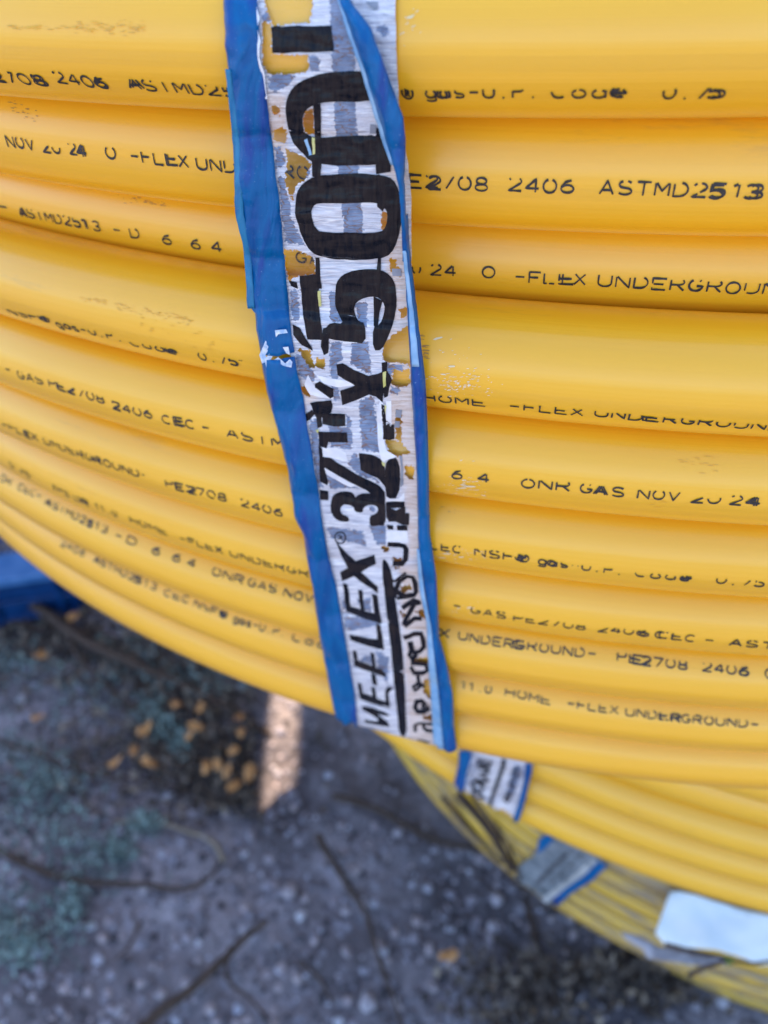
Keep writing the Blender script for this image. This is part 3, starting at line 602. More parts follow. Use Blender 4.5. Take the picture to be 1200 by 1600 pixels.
for q in [z2((430, 640), (500, 655), (600, 670), (620, 690), (540, 700), (470, 680)), z2((750, 740), (765, 800), (760, 950), (775, 1010), (830, 1040), (770, 1060), (760, 1090), (735, 990), (728, 830)), zC((335, 955), (480, 960), (560, 1000), (580, 1080), (480, 1060), (330, 1030)), zC((350, 1115), (520, 1180), (660, 1280), (600, 1300), (400, 1190)), zB((300, 720), (380, 775), (440, 760), (490, 700), (490, 795), (300, 800)), zB((300, 1100), (520, 1105), (530, 1230), (430, 1240), (310, 1225)),
          zC((900, 560), (945, 560), (950, 820), (905, 835)), z2((390, 640), (430, 700), (520, 760), (400, 740), (370, 690))]:
    lay(C1, 'white_patch', q, 0.98, WFILM, strap, maxlen=7)
def letter(poly, off=1.5, m=BLACK, name='letter'): return lay(C1, name, poly, 1.06 + (off-1.5)*0.3, m, strap, maxlen=7)
def ringpoly(outer, inner):
    # outline with a bridge so that the hole stays open
    o = list(outer); i = list(inner); k = min(range(len(o)), key=lambda a: math.dist(o[a], i[0]))
    return o[:k+1] + [i[0]] + i[::-1] + [(o[k][0]+0.02, o[k][1]+0.02)] + o[k+1:]
def smooth_poly(p, it=2):
    for _ in range(it):
        q = []
        for a, b in zip(p, p[1:]+p[:1]): q += [(a[0]*.75+b[0]*.25, a[1]*.75+b[1]*.25), (a[0]*.25+b[0]*.75, a[1]*.25+b[1]*.75)]
        p = q
    return p
letter([(428, 40), (437, 37), (445, 39), (470, 37), (482, 38), (500, 38), (521, 38), (525, 77), (510, 78), (480, 80), (470, 79), (447, 81), (430, 80)])
# first nought (its right end hidden by the flap)
letter(smooth_poly(z1((470, 372), (520, 355), (600, 345), (700, 342), (745, 355), (775, 375), (800, 430), (800, 490), (740, 490), (700, 497), (600, 493), (520, 497), (480, 512), (445, 535), (430, 570), (430, 620), (452, 655), (490, 668), (560, 668), (700, 660), (790, 655), (840, 690), (880, 740), (870, 790), (780, 805), (700, 808), (560, 808), (470, 792), (400, 720), (360, 640), (345, 560), (350, 480), (375, 430), (420, 392)), 1))
letter(z1((482, 505), (520, 500), (522, 760), (518, 862), (478, 862), (475, 780), (492, 700)), 1.65, name='crease_print')
letter(z1((790, 620), (850, 650), (870, 740), (860, 840), (790, 850), (785, 780)), 1.65, name='crease_print')
o0 = smooth_poly([(485, 277), (500, 271), (530, 269), (565, 268), (600, 271), (616, 277), (626, 294), (630, 323), (628, 355), (619, 385), (606, 399), (575, 403), (540, 403), (510, 400), (489, 390), (474, 368), (465, 335), (464, 312), (470, 290)], 1)
i0 = smooth_poly([(489, 330), (491, 320), (500, 314), (536, 314), (587, 313), (600, 318), (608, 330), (606, 350), (597, 360), (560, 361), (520, 360), (495, 357)], 1)
letter(ringpoly(o0, i0))
letter(z1((800, 850), (835, 870), (835, 1010), (820, 1035), (795, 1010), (790, 900)), 1.65, name='crease_print')
# five
letter(z2((352, 150), (440, 138), (445, 215), (440, 240), (455, 380), (465, 465), (390, 462), (375, 400), (362, 280)))
letter(z2((430, 60), (448, 60), (458, 215), (440, 215), (430, 140)), 1.5, name='crease_print')
letter(smooth_poly(z2((525, 240), (530, 185), (560, 145), (620, 120), (700, 114), (755, 118), (800, 150), (822, 205), (830, 280), (815, 370), (790, 440), (755, 515), (712, 515), (710, 400), (745, 390), (765, 340), (770, 290), (745, 255), (700, 250), (650, 262), (622, 290), (615, 330), (640, 375), (672, 382), (675, 485), (600, 475), (500, 465), (475, 430), (475, 410), (505, 378), (570, 385), (540, 340), (525, 300)), 1))
letter(z2((465, 410), (500, 400), (490, 530), (470, 540), (455, 500)), 1.7, name='crease_print')
letter(z2((315, 390), (350, 410), (410, 500), (415, 520), (360, 490), (320, 440)))
letter(z2((298, 172), (340, 180), (342, 215), (310, 200)))
# x
letter(z2((530, 588), (560, 582), (620, 615), (685, 645), (735, 632), (760, 622), (762, 680), (758, 775), (725, 745), (690, 735), (620, 765), (560, 787), (548, 718), (600, 700), (622, 690), (580, 665), (535, 640)))
# inch marks and fragments
letter(z2((428, 680), (450, 668), (515, 705), (517, 745), (500, 755), (425, 700)))
letter(z2((400, 778), (430, 772), (505, 763), (513, 790), (505, 825), (470, 832), (455, 855), (462, 890), (440, 900), (430, 850), (410, 800)))
letter(z2((380, 830), (410, 810), (425, 830), (400, 860), (382, 868)))
letter(z2((460, 826), (572, 832), (576, 888), (520, 890), (462, 880)))
letter(z2((443, 915), (582, 922), (585, 972), (490, 970), (482, 1000), (445, 990)))
letter(z2((442, 988), (460, 1000), (462, 1060), (490, 1170), (485, 1182), (450, 1165)))
# slash and four
letter(z2((455, 1045), (500, 1050), (560, 1085), (620, 1120), (740, 1185), (768, 1215), (770, 1262), (745, 1262), (680, 1210), (590, 1165), (520, 1120), (460, 1088)))
letter(z2((640, 1025), (700, 1028), (745, 1050), (766, 1080), (770, 1190), (735, 1150), (650, 1105)))
letter(z2((448, 1205), (490, 1210), (490, 1258), (450, 1255)))
# three
letter(smooth_poly(z3((375, 55), (395, 30), (430, 18), (480, 18), (505, 35), (512, 55), (530, 38), (560, 27), (630, 27), (670, 45), (692, 80), (692, 215), (640, 212), (602, 218), (595, 160), (630, 150), (650, 125), (640, 100), (615, 92), (580, 95), (560, 112), (558, 138), (530, 140), (510, 128), (505, 105), (480, 92), (445, 92), (428, 110), (428, 135), (445, 152), (472, 160), (482, 190), (440, 190), (395, 170), (368, 120)), 1))
# registered mark
def circ(cx, cy, r, n=20, kx=1.0): return [(cx + r*kx*math.cos(2*math.pi*i/n), cy + r*math.sin(2*math.pi*i/n)) for i in range(n)]
letter(ringpoly(circ(533.5, 836.5, 10, kx=0.95), circ(533.5, 836.5, 8.2, kx=0.95)), name='registered_mark')
def inkline(pts, w, off=1.5, m=BLACK, name='letter'):
    L_, R_ = [], []
    for i, p in enumerate(pts):
        a = pts[max(i-1, 0)]; b = pts[min(i+1, len(pts)-1)]; dx, dy = b[0]-a[0], b[1]-a[1]; l = math.hypot(dx, dy) or 1
        ww = w/2*(1 + 0.25*noise.noise(Vector((p[0]*.2, p[1]*.2, 3))))
        L_.append((p[0]-dy/l*ww, p[1]+dx/l*ww)); R_.append((p[0]+dy/l*ww, p[1]-dx/l*ww))
    return letter(L_ + R_[::-1], off, m, name)
inkline(z3((410, 300), (440, 276)), 1.6, name='registered_mark'); inkline(z3((412, 275), (425, 268), (432, 282)), 1.5, name='registered_mark'); inkline(z3((425, 290), (440, 300)), 1.5, name='registered_mark')
# X E L F - E M
letter(z3((400, 312), (430, 345), (515, 425), (570, 405), (625, 386), (634, 440), (590, 462), (548, 488), (600, 535), (645, 572), (645, 612), (600, 580), (505, 515), (470, 530), (434, 545), (424, 490), (468, 465), (430, 390)))
letter(z3((440, 553), (468, 560), (478, 620), (487, 692), (545, 708), (538, 650), (530, 592), (555, 592), (562, 650), (568, 714), (625, 730), (618, 670), (610, 615), (642, 622), (652, 700), (667, 792), (600, 772), (530, 748), (460, 722)))
letter(z3((480, 850), (550, 868), (642, 882), (638, 830), (634, 788), (660, 798), (672, 870), (680, 948), (600, 925), (540, 905), (486, 885)))
letter(z3((497, 945), (520, 955), (528, 1008), (612, 1040), (606, 1000), (600, 958), (624, 965), (634, 1048), (668, 1058), (690, 1082), (692, 1104), (600, 1075), (505, 1040)))
letter(z3((604, 1080), (632, 1090), (642, 1155), (614, 1148)))
letter(z3((524, 1138), (547, 1145), (556, 1200), (612, 1220), (604, 1160), (627, 1168), (636, 1228), (690, 1248), (685, 1190), (700, 1160), (735, 1165), (705, 1200), (720, 1290), (660, 1275), (540, 1236)))
letter(z3((550, 1275), (620, 1285), (690, 1310), (720, 1330), (690, 1330), (640, 1320), (700, 1360), (715, 1395), (640, 1385), (572, 1370), (566, 1352), (640, 1362), (650, 1350), (600, 1320), (556, 1298)))
letter(smooth_poly(z3((670, 408), (700, 432), (722, 480), (735, 560), (752, 680), (770, 790), (786, 930), (800, 1100), (808, 1300), (814, 1455), (766, 1442), (758, 1300), (745, 1200), (722, 950), (700, 760), (682, 600), (672, 500)), 1), 1.45, name='underline_bar')
# second line of lettering, crumpled
letter(zB((330, 360), (400, 340), (425, 380), (440, 450), (447, 560), (438, 680), (400, 765), (340, 765), (305, 740), (290, 640), (288, 480), (300, 400)))
letter(zB((298, 800), (490, 796), (495, 860), (415, 862), (380, 866), (318, 855)))
letter(zB((300, 815), (345, 860), (405, 888), (470, 855), (500, 850), (498, 920), (540, 925), (540, 1035), (480, 1035), (400, 1005), (330, 1005), (305, 960)))
letter(zB((308, 1038), (375, 1040), (375, 1090), (318, 1085))); letter(zB((415, 1040), (520, 1040), (522, 1095), (415, 1097)))
letter(ringpoly(zB((272, -5), (385, -5), (388, 130), (345, 158), (272, 145)), zB((300, 2), (352, 2), (345, 78), (302, 74))), 1.6)
inkline(zB((318, 1235), (430, 1250), (485, 1265), (505, 1300), (500, 1400), (470, 1440), (370, 1440)), 8)
for pts, w in [([(305, 350), (300, 290), (325, 225), (385, 185), (430, 190), (450, 240), (458, 300), (445, 325), (380, 340), (305, 350)], 5.5), ([(350, 430), (400, 395), (440, 372), (475, 385), (480, 405)], 6), ([(445, 395), (405, 470), (370, 530), (365, 565)], 5.5), ([(365, 570), (410, 540), (445, 512), (500, 518)], 6),
               ([(360, 665), (400, 650), (440, 632), (495, 635), (512, 680), (517, 735), (485, 770), (430, 785)], 5.5), ([(410, 690), (425, 760), (410, 800), (420, 830), (460, 790)], 7), ([(415, 860), (480, 862), (535, 868), (545, 915), (510, 935), (440, 938), (415, 890)], 5), ([(470, 955), (485, 1050), (445, 1080), (432, 1050), (480, 1010), (520, 1050)], 4.5),
               ([(530, 1195), (500, 1160), (460, 1165), (448, 1210), (470, 1240), (520, 1240), (550, 1225), (535, 1200)], 6), ([(500, 1190), (520, 1215)], 4), ([(450, 1400), (447, 1350), (480, 1335), (590, 1340)], 4), ([(515, 1342), (515, 1375), (540, 1392), (590, 1395)], 4), ([(460, 1470), (520, 1480), (575, 1490)], 3.5),
               ([(245, 200), (290, 225), (330, 190), (380, 155)], 2.5)]:
    inkline(zA(*pts), w*1.3)
# slivers of black, grey and yellowed glue along the fold
letter(z2((752, 580), (780, 575), (778, 620), (795, 640), (805, 660), (790, 700), (782, 745), (765, 752), (755, 700)), 1.3, name='crease_print')
letter(z2((752, 780), (768, 790), (775, 860), (800, 880), (815, 910), (815, 955), (790, 962), (762, 950), (755, 860)), 1.3, name='crease_print')
letter(z2((715, 250), (760, 270), (745, 320), (735, 400), (715, 395)), 1.7, name='crease_print')
letter(z2((735, 60), (750, 60), (752, 150), (740, 230), (728, 160)), 1.7, name='crease_print')
for q in [z2((758, 625), (775, 620), (775, 690), (762, 700)), z2((768, 780), (778, 790), (772, 830)), z1((478, 665), (492, 670), (490, 750), (478, 755)), z2((440, 225), (455, 222), (458, 300), (445, 300)), zB((255, 380), (290, 400), (285, 440), (262, 420)), z2((430, 905), (448, 905), (440, 925))]:
    letter(q, 1.8, YFLECK, 'glue_fleck')
for q in [zC((985, 632), (1035, 640), (1030, 705), (980, 695)), zC((980, 728), (1020, 730), (1018, 785), (970, 785)), z2((805, 112), (850, 115), (852, 152), (808, 150)), zB((440, 310), (470, 320), (480, 620), (450, 650), (455, 450)), z1((760, 605), (790, 610), (790, 650), (760, 650)), z1((740, 0), (800, 0), (800, 40), (780, 45))]:
    letter(q, 1.55, GFILM, 'grey_patch')
letter(z1((440, 680), (455, 672), (475, 755), (462, 758)), 1.8, LBLUE, 'pale_sliver')
# rest of the strap loop: over the top, down the bore and back underneath
def loop_strip(C, pl, pr_, rin, name, m, parent, top_z, bot_z, rtop, rbot):
    prof = [(rtop, top_z - 1.0), (rtop - 14, top_z + 0.8), ((rtop+rin)/2, top_z + 1.5), (rin+8, top_z + 1.0), (rin, top_z - 12), (rin, (top_z+bot_z)/2), (rin, bot_z + 12), (rin+8, bot_z - 0.6), ((rbot+rin)/2, bot_z - 0.8), (rbot-14, bot_z - 0.6), (rbot, bot_z + 0.8)]
    V, Fc, uv = [], [], []
    for j, (r, z) in enumerate(prof):
        for i in range(5):
            ph = pl + (pr_-pl)*i/4; V.append((C.c[0]*MM + r*MM*math.cos(ph), C.c[1]*MM + r*MM*math.sin(ph), z*MM)); uv.append((0.2+i*0.03, j*0.05))
    for j in range(len(prof)-1):
        for i in range(4): Fc.append((j*5+i, j*5+i+1, (j+1)*5+i+1, (j+1)*5+i))
    me = mesh(name, V, Fc, uv)
    for a in ('hole', 'blue', 'pink'): fattr(me, a, [-20]*len(V))
    return link(name, me, m, parent)
loop_strip(C1, aL[0][0], aR[0][0], R0-10-7*24-PR-2, 'strap_loop', FILM, strap, PR+0.9, -225.6-PR-0.6, R0+3.6, R0-2.9+4)

# ------------------------------------------------------------------ strap on second coil, film on third, paper
strap2 = empty('printed_strap', (0.42, 0.05, -0.41)); bpy.context.view_layer.update()
tag(strap2, 'small blurred blue edged strap on the second coil, just below the large one', 'strap')
FILM2 = FILM
def film_quad(C, L_, R_, y0, y1, parent, hole=-20, blue=()):
    V, ids, uv = [], {}, []
    ys = np.arange(y0, y1, 5.0)
    PXs = []
    for j, y in enumerate(ys):
        xl, xr = interp(L_, y), interp(R_, y)
        for i in range(13):
            x = xl + (xr-xl)*i/12; h = C.surf(x, y)
            if h is None: continue
            ids[(i, j)] = len(V); V.append(C.env_pt(h[0], h[1], 0.9 + wrinkle(x, y))*MM); uv.append((x*0.001, -y*0.001)); PXs.append((x, y))
    Fc = [tuple(ids[q] for q in k) for j in range(len(ys)-1) for i in range(12) for k in [[(i, j), (i, j+1), (i+1, j+1), (i+1, j)]] if all(q in ids for q in k)]
    me = mesh('silver_film', V, Fc, uv); P_ = np.array(PXs)
    fattr(me, 'hole', np.full(len(V), hole)); fattr(me, 'blue', field(P_, blue) if len(blue) else np.full(len(V), -20)); fattr(me, 'pink', np.full(len(V), -20.))
    return link('silver_film', me, FILM2, parent)
# edges of the second strap run down and to the left in the picture
def zD(*p): return [(580 + a/4.0, 1120 + b/4.0) for a, b in p]
AL = zD((570, 190), (575, 225), (555, 320), (535, 380), (528, 440)); AR = zD((1015, 260), (1015, 310), (990, 420), (960, 540), (925, 640))
BL = [(a+17, b) for a, b in AL]; BR = [(a-17, b) for a, b in AR]
film_quad(C2, AL, AR, 1168, 1290, strap2, blue=[zD((650, 250), (700, 250), (640, 400), (600, 420)), zD((900, 290), (960, 300), (900, 480), (860, 560), (850, 440))])
lay(C2, 'blue_edge_band', zD((560, 190), (640, 200), (640, 240), (610, 330), (590, 450), (560, 470), (525, 440), (535, 370), (560, 270)), 2.2, BLUE, strap2, 0.3)
lay(C2, 'blue_edge_band', zD((975, 270), (1015, 270), (1018, 310), (995, 400), (975, 500), (940, 610), (925, 640), (895, 625), (930, 520), (960, 400)), 2.2, BLUE, strap2, 0.3)
lay(C2, 'underline_bar', zD((830, 240), (855, 250), (845, 300), (815, 380), (780, 480), (760, 550), (735, 560), (755, 490), (790, 380), (820, 300)), 2.2, BLACK, strap2)
def wig(C, pts, w, parent, off=2.2):
    L_, R_ = [], []
    for i, p in enumerate(pts):
        a = pts[max(i-1, 0)]; b = pts[min(i+1, len(pts)-1)]; dx, dy = b[0]-a[0], b[1]-a[1]; l = math.hypot(dx, dy) or 1
        L_.append((p[0]-dy/l*w/2, p[1]+dx/l*w/2)); R_.append((p[0]+dy/l*w/2, p[1]-dx/l*w/2))
    lay(C, 'letter', L_ + R_[::-1], off, BLACK, parent)
for pts, w in [([(690, 250), (680, 300), (740, 310), (760, 260)], 5), ([(720, 255), (715, 300)], 5), ([(750, 330), (690, 340), (740, 380), (670, 400)], 6), ([(640, 400), (670, 380), (710, 420), (690, 460), (650, 440), (640, 400)], 5), ([(680, 480), (720, 490)], 4),
               ([(930, 300), (890, 330), (930, 350)], 3.5), ([(915, 370), (870, 400), (905, 430)], 3.5), ([(880, 450), (840, 500), (870, 515)], 4), ([(850, 470), (880, 500)], 3)]:
    wig(C2, zD(*pts), w, strap2)
strap3 = empty('faded_strap', (0.33, 0.1, -0.7)); bpy.context.view_layer.update()
tag(strap3, 'faded grey blue strap out of focus on the muddy third coil', 'strap')
GREYF = m_simple('faded_grey_film', (0.14, 0.17, 0.20), (0.25, 0.29, 0.33), 90, 0.45)
lay(C3, 'faded_film', [(851, 1304), (865, 1302), (935, 1336), (949, 1348), (925, 1368), (895, 1388), (862, 1414), (838, 1404), (822, 1390), (806, 1370), (812, 1350), (835, 1335)], 1.2, GREYF, strap3, 0.3)
lay(C3, 'blue_edge_band', [(936, 1342), (951, 1349), (925, 1374), (892, 1394), (866, 1420), (854, 1410), (885, 1386), (915, 1364)], 2.4, BLUE, strap3, 0.3)
lay(C3, 'pale_strip', [(924, 1336), (936, 1342), (915, 1363), (884, 1385), (856, 1409), (848, 1402), (880, 1378), (908, 1356)], 2.4, m_simple('pale_grey_film', (0.38, 0.42, 0.45), (0.5, 0.52, 0.53), 90, 0.4), strap3)
lay(C3, 'blue_edge_band', [(845, 1306), (860, 1300), (868, 1308), (850, 1326), (840, 1330)], 2.4, BLUE, strap3)
lay(C3, 'underline_bar', [(895, 1322), (900, 1326), (872, 1350), (842, 1382), (836, 1378), (868, 1345)], 2.4, m_simple('faded_black_print', (0.05, 0.06, 0.07), (0.09, 0.10, 0.12), 90, 0.5), strap3)
for k in range(9):
    x0, y0 = 915 - k*7.5, 1336 + k*7
    lay(C3, 'letter', [(x0-9, y0-3), (x0-3, y0-7), (x0-1, y0-5), (x0-7, y0)], 2.4, GREYF if k % 2 else m_simple('faded_black_print', (0.07, 0.08, 0.09), (0.1, 0.11, 0.13), 90, 0.5), strap3)

PAPER = m_simple('white_paper', (0.62, 0.78, 0.90), (0.76, 0.88, 0.95), 40, 0.6, 0.2, 0.004)
def sheet(name, poly, depth, m, label, cat, bulge=3):
    """a thin sheet standing at its own distance in front of the coil, facing up and outwards"""
    pts = [(float(a), float(b)) for a, b in poly]; tris = tessellate_polygon([[Vector((a, b, 0)) for a, b in pts]])
    V = []; out = []; stack = [tuple(pts[i] for i in t) for t in tris]; idx = {}
    def vid(p):
        k = (round(p[0], 2), round(p[1], 2))
        if k not in idx: idx[k] = len(V); V.append(p)
        return idx[k]
    while stack:
        a, b, c = stack.pop(); l = sorted([(math.dist(a, b), 0), (math.dist(b, c), 1), (math.dist(c, a), 2)])[-1]
        if l[0] < 16: out.append((vid(a), vid(b), vid(c))); continue
        if l[1] == 1: a, b, c = b, c, a
        elif l[1] == 2: a, b, c = c, a, b
        m_ = ((a[0]+b[0])/2, (a[1]+b[1])/2); stack += [(a, m_, c), (m_, b, c)]
    P3 = []
    for x, y in V:
        d = ray(x, y); t = depth(x, y); P3.append((CAM + d*t + np.array([0, 0, bulge*noise.noise(Vector((x*.02, y*.03, 0)))]))*MM)
    o = link(name, mesh(name, P3, out), m); s = o.modifiers.new('thickness', 'SOLIDIFY'); s.thickness = 0.0006
    tag(o, label, cat); return o
def depth_c3(x, y):
    h = C3.surf(x, y)
    if h is None: h = C3.surf(x, 1450)
    p = C3.env_pt(h[0], h[1], 0); return float(np.linalg.norm(p - CAM)) - 30
h_ = C3.surf(1120, 1445); dref = depth_c3(1120, 1445)
sheet('paper_sheet', [(1047, 1393), (1062, 1392), (1100, 1402), (1150, 1418), (1215, 1432), (1215, 1506), (1185, 1508), (1165, 1498), (1120, 1484), (1080, 1480), (1040, 1476), (1024, 1458), (1030, 1440)], lambda x, y: dref + (y-1445)*0.15 - (x-1120)*0.05, PAPER, 'bright white paper sheet caught against the muddy coil at the lower right', 'paper')
sheet('torn_wrapper', [(968, 1455), (1000, 1462), (1030, 1478), (1060, 1484), (1150, 1500), (1130, 1508), (1080, 1508), (1012, 1498), (1005, 1484), (975, 1466)], lambda x, y: dref + 22, m_simple('dull_wrapper', (0.24, 0.24, 0.28), (0.42, 0.42, 0.48), 60, 0.5), 'dull torn plastic wrapper sticking out below the white paper sheet', 'wrapper')
def weed(px0, pts, rpx, label, m, name='weed_stem', cat='weed', d0=None):
    P = [CAM + ray(x, y)*t for x, y, t in pts]; V, Fc = [], []; n = 6
    for i, c in enumerate(P):
        d = P[min(i+1, len(P)-1)] - P[max(i-1, 0)]; d = d/np.linalg.norm(d); u = np.cross(d, (0.2, 0.1, 1)); u /= np.linalg.norm(u); w = np.cross(u, d)
        r = rpx/F*np.linalg.norm(c-CAM)*(1-0.5*i/len(P))
        for j in range(n): a = 6.283*j/n; V.append((c + r*(math.cos(a)*u + math.sin(a)*w))*MM)
    for i in range(len(P)-1):
        for j in range(n): Fc.append((i*n+j, i*n+(j+1) % n, (i+1)*n+(j+1) % n, (i+1)*n+j))
    return tag(link(name, mesh(name, V, Fc), m), label, cat, 'dead weeds')
ws = weed(0, [(1075, 1525, dref-10), (1100, 1512, dref-14), (1140, 1500, dref-18), (1180, 1506, dref-20), (1215, 1500, dref-22)], 3, 'thin weed stem with a green shoot crossing the white paper sheet', BARK)
weed(0, [(1040, 1476, dref-8), (1070, 1484, dref-12), (1110, 1492, dref-16), (1145, 1498, dref-18)], 3.5, 'darker dry weed stem along the lower edge of the white paper', BARK)
def near(x, y):
    ds = [(GZ + 8 - CAM[2])/ray(x, y)[2]]
    for C in (C2, C3):
        hh = C.surf(x, y)
        if hh: ds.append(float(np.linalg.norm(C.env_pt(hh[0], hh[1], 0) - CAM)) - 12)
    return min(ds)
def stem(pts, r, label): weed(0, [(x, y, near(x, y)) for x, y in pts], r, label, BARK)
stem([(716, 1240), (735, 1262), (754, 1283), (770, 1305), (785, 1330), (798, 1355), (810, 1383), (820, 1410), (830, 1440), (838, 1470), (848, 1530), (858, 1610)], 7, 'tall dark dead weed stem leaning against the muddy coil')
stem([(690, 1245), (710, 1270), (730, 1292), (755, 1318), (780, 1345), (800, 1372), (815, 1402)], 4, 'thinner dead weed stem beside the tall one')
stem([(738, 1243), (762, 1275), (788, 1310), (802, 1340), (812, 1375), (822, 1400)], 3, 'third dead weed stem, right of the tall dark one')
GR = m_simple('green_shoot', (0.10, 0.20, 0.03), (0.18, 0.30, 0.05), 100, 0.6)
V, Fc = [], []
for k in range(7):
    c = (CAM + ray(1140 + random.uniform(-6, 6), 1500 + random.uniform(-5, 4))*(dref-21))*MM; a = random.uniform(0, 6.28); s = 0.0035
    u = np.array([math.cos(a), math.sin(a), 0.5]); w = np.array([-math.sin(a), math.cos(a), 0.2]); b0 = len(V); V += [c, c+u*s*.5+w*s*.3, c+u*s, c+u*s*.5-w*s*.3]; Fc.append((b0, b0+1, b0+2, b0+3))
link('green_shoot', mesh('green_shoot', V, Fc), GR, ws, smooth=False)

# ------------------------------------------------------------------ lettering on the pipes
def arc(cx, cy, rx, ry, a0, a1, n=10): return [(cx + rx*math.cos(math.radians(a0 + (a1-a0)*i/n)), cy + ry*math.sin(math.radians(a0 + (a1-a0)*i/n))) for i in range(n+1)]
W_ = 0.74; h = W_/2
G = {
 '0': [arc(h, .5, h, .5, 90, 450, 20)], 'O': [arc(h, .5, h, .5, 90, 450, 20)],
 '1': [[(.12, .8), (.4, 1), (.4, 0)]], '2': [arc(h, .72, h*.95, .28, 160, -30, 10) + [(0, 0), (W_, 0)]], '3': [arc(h*.9, .74, h*.85, .26, 150, -90, 10) + arc(h*.9, .25, h*.98, .25, 90, -150, 10)],
 '4': [[(.56, 0), (.56, 1), (0, .3), (W_, .3)]], '5': [[(W_*.95, 1), (.08, 1), (.04, .55)] + arc(h*.95, .31, h, .31, 120, -150, 10)], '6': [[(W_*.85, .95), (.25, .8), (.03, .45)] + arc(h, .29, h*.95, .29, 160, 520, 16)],
 '7': [[(0, 1), (W_, 1), (.25, 0)]], '8': [arc(h, .75, h*.8, .25, -90, 270, 14), arc(h, .26, h*.98, .26, 90, 450, 14)], '9': [arc(h, .7, h*.95, .3, 0, 360, 16), [(W_, .7), (.6, .2), (.15, 0)]],
 'A': [[(0, 0), (h, 1), (W_, 0)], [(.12, .32), (W_-.12, .32)]], 'C': [arc(h, .5, h, .5, 50, 310, 14)], 'D': [[(0, 0), (0, 1), (.3, 1)] + arc(.3, .5, .44, .5, 80, -90, 10) + [(0, 0)]],
 'E': [[(W_, 1), (0, 1), (0, 0), (W_, 0)], [(0, .5), (.6, .5)]], 'F': [[(W_, 1), (0, 1), (0, 0)], [(0, .52), (.6, .52)]], 'G': [arc(h, .5, h, .5, 50, 330, 14) + [(W_, .45), (.42, .45)]],
 'H': [[(0, 0), (0, 1)], [(W_, 0), (W_, 1)], [(0, .5), (W_, .5)]], 'I': [[(h, 0), (h, 1)]], 'L': [[(0, 1), (0, 0), (W_*.95, 0)]], 'M': [[(0, 0), (0, 1), (h, .35), (W_, 1), (W_, 0)]], 'N': [[(0, 0), (0, 1), (W_, 0), (W_, 1)]],
 'P': [[(0, 0), (0, 1), (.4, 1)] + arc(.42, .75, .3, .25, 90, -90, 8) + [(0, .5)]], 'R': [[(0, 0), (0, 1), (.4, 1)] + arc(.42, .75, .3, .25, 90, -90, 8) + [(0, .5)], [(.35, .5), (W_, 0)]],
 'S': [arc(h, .75, h*.92, .25, 30, 250, 10) + arc(h, .25, h*.98, .25, 80, -150, 10)], 'T': [[(0, 1), (W_, 1)], [(h, 1), (h, 0)]], 'U': [[(0, 1), (0, .35)] + arc(h, .35, h, .35, 180, 360, 10) + [(W_, 1)]], 'V': [[(0, 1), (h, 0), (W_, 1)]],
 'X': [[(0, 0), (W_, 1)], [(0, 1), (W_, 0)]], '-': [[(.08, .5), (W_-.08, .5)]], '.': [[(.3, .02), (.42, .02)]], '"': [[(.1, 1), (.1, .8)], [(.3, 1), (.3, .8)]], '~': [arc(h, .5, h, .5, 90, 450, 18), [(.25, .2), (.25, .8), (.5, .65), (.28, .5), (.52, .2)], [(.3, .4), (.5, .55)]],
 'a': [arc(h, .33, h*.9, .33, 0, 360, 14), [(W_*.95, .66), (W_*.95, 0)]], 'e': [[(.04, .35), (W_*.92, .35)] + arc(h, .34, h*.9, .33, 0, 310, 12)], 'g': [arc(h, .33, h*.9, .33, 0, 360, 14), [(W_*.95, .66), (W_*.95, -.12)] + arc(h, -.12, h, .2, 0, -150, 6)], 's': [arc(h, .5, h*.8, .17, 40, 250, 8) + arc(h, .17, h*.85, .17, 80, -150, 8)],
 'o': [arc(h, .33, h*.9, .33, 0, 360, 14)], 'd': [arc(h, .33, h*.9, .33, 0, 360, 14), [(W_*.95, 1), (W_*.95, 0)]],
}
HT = 2.55
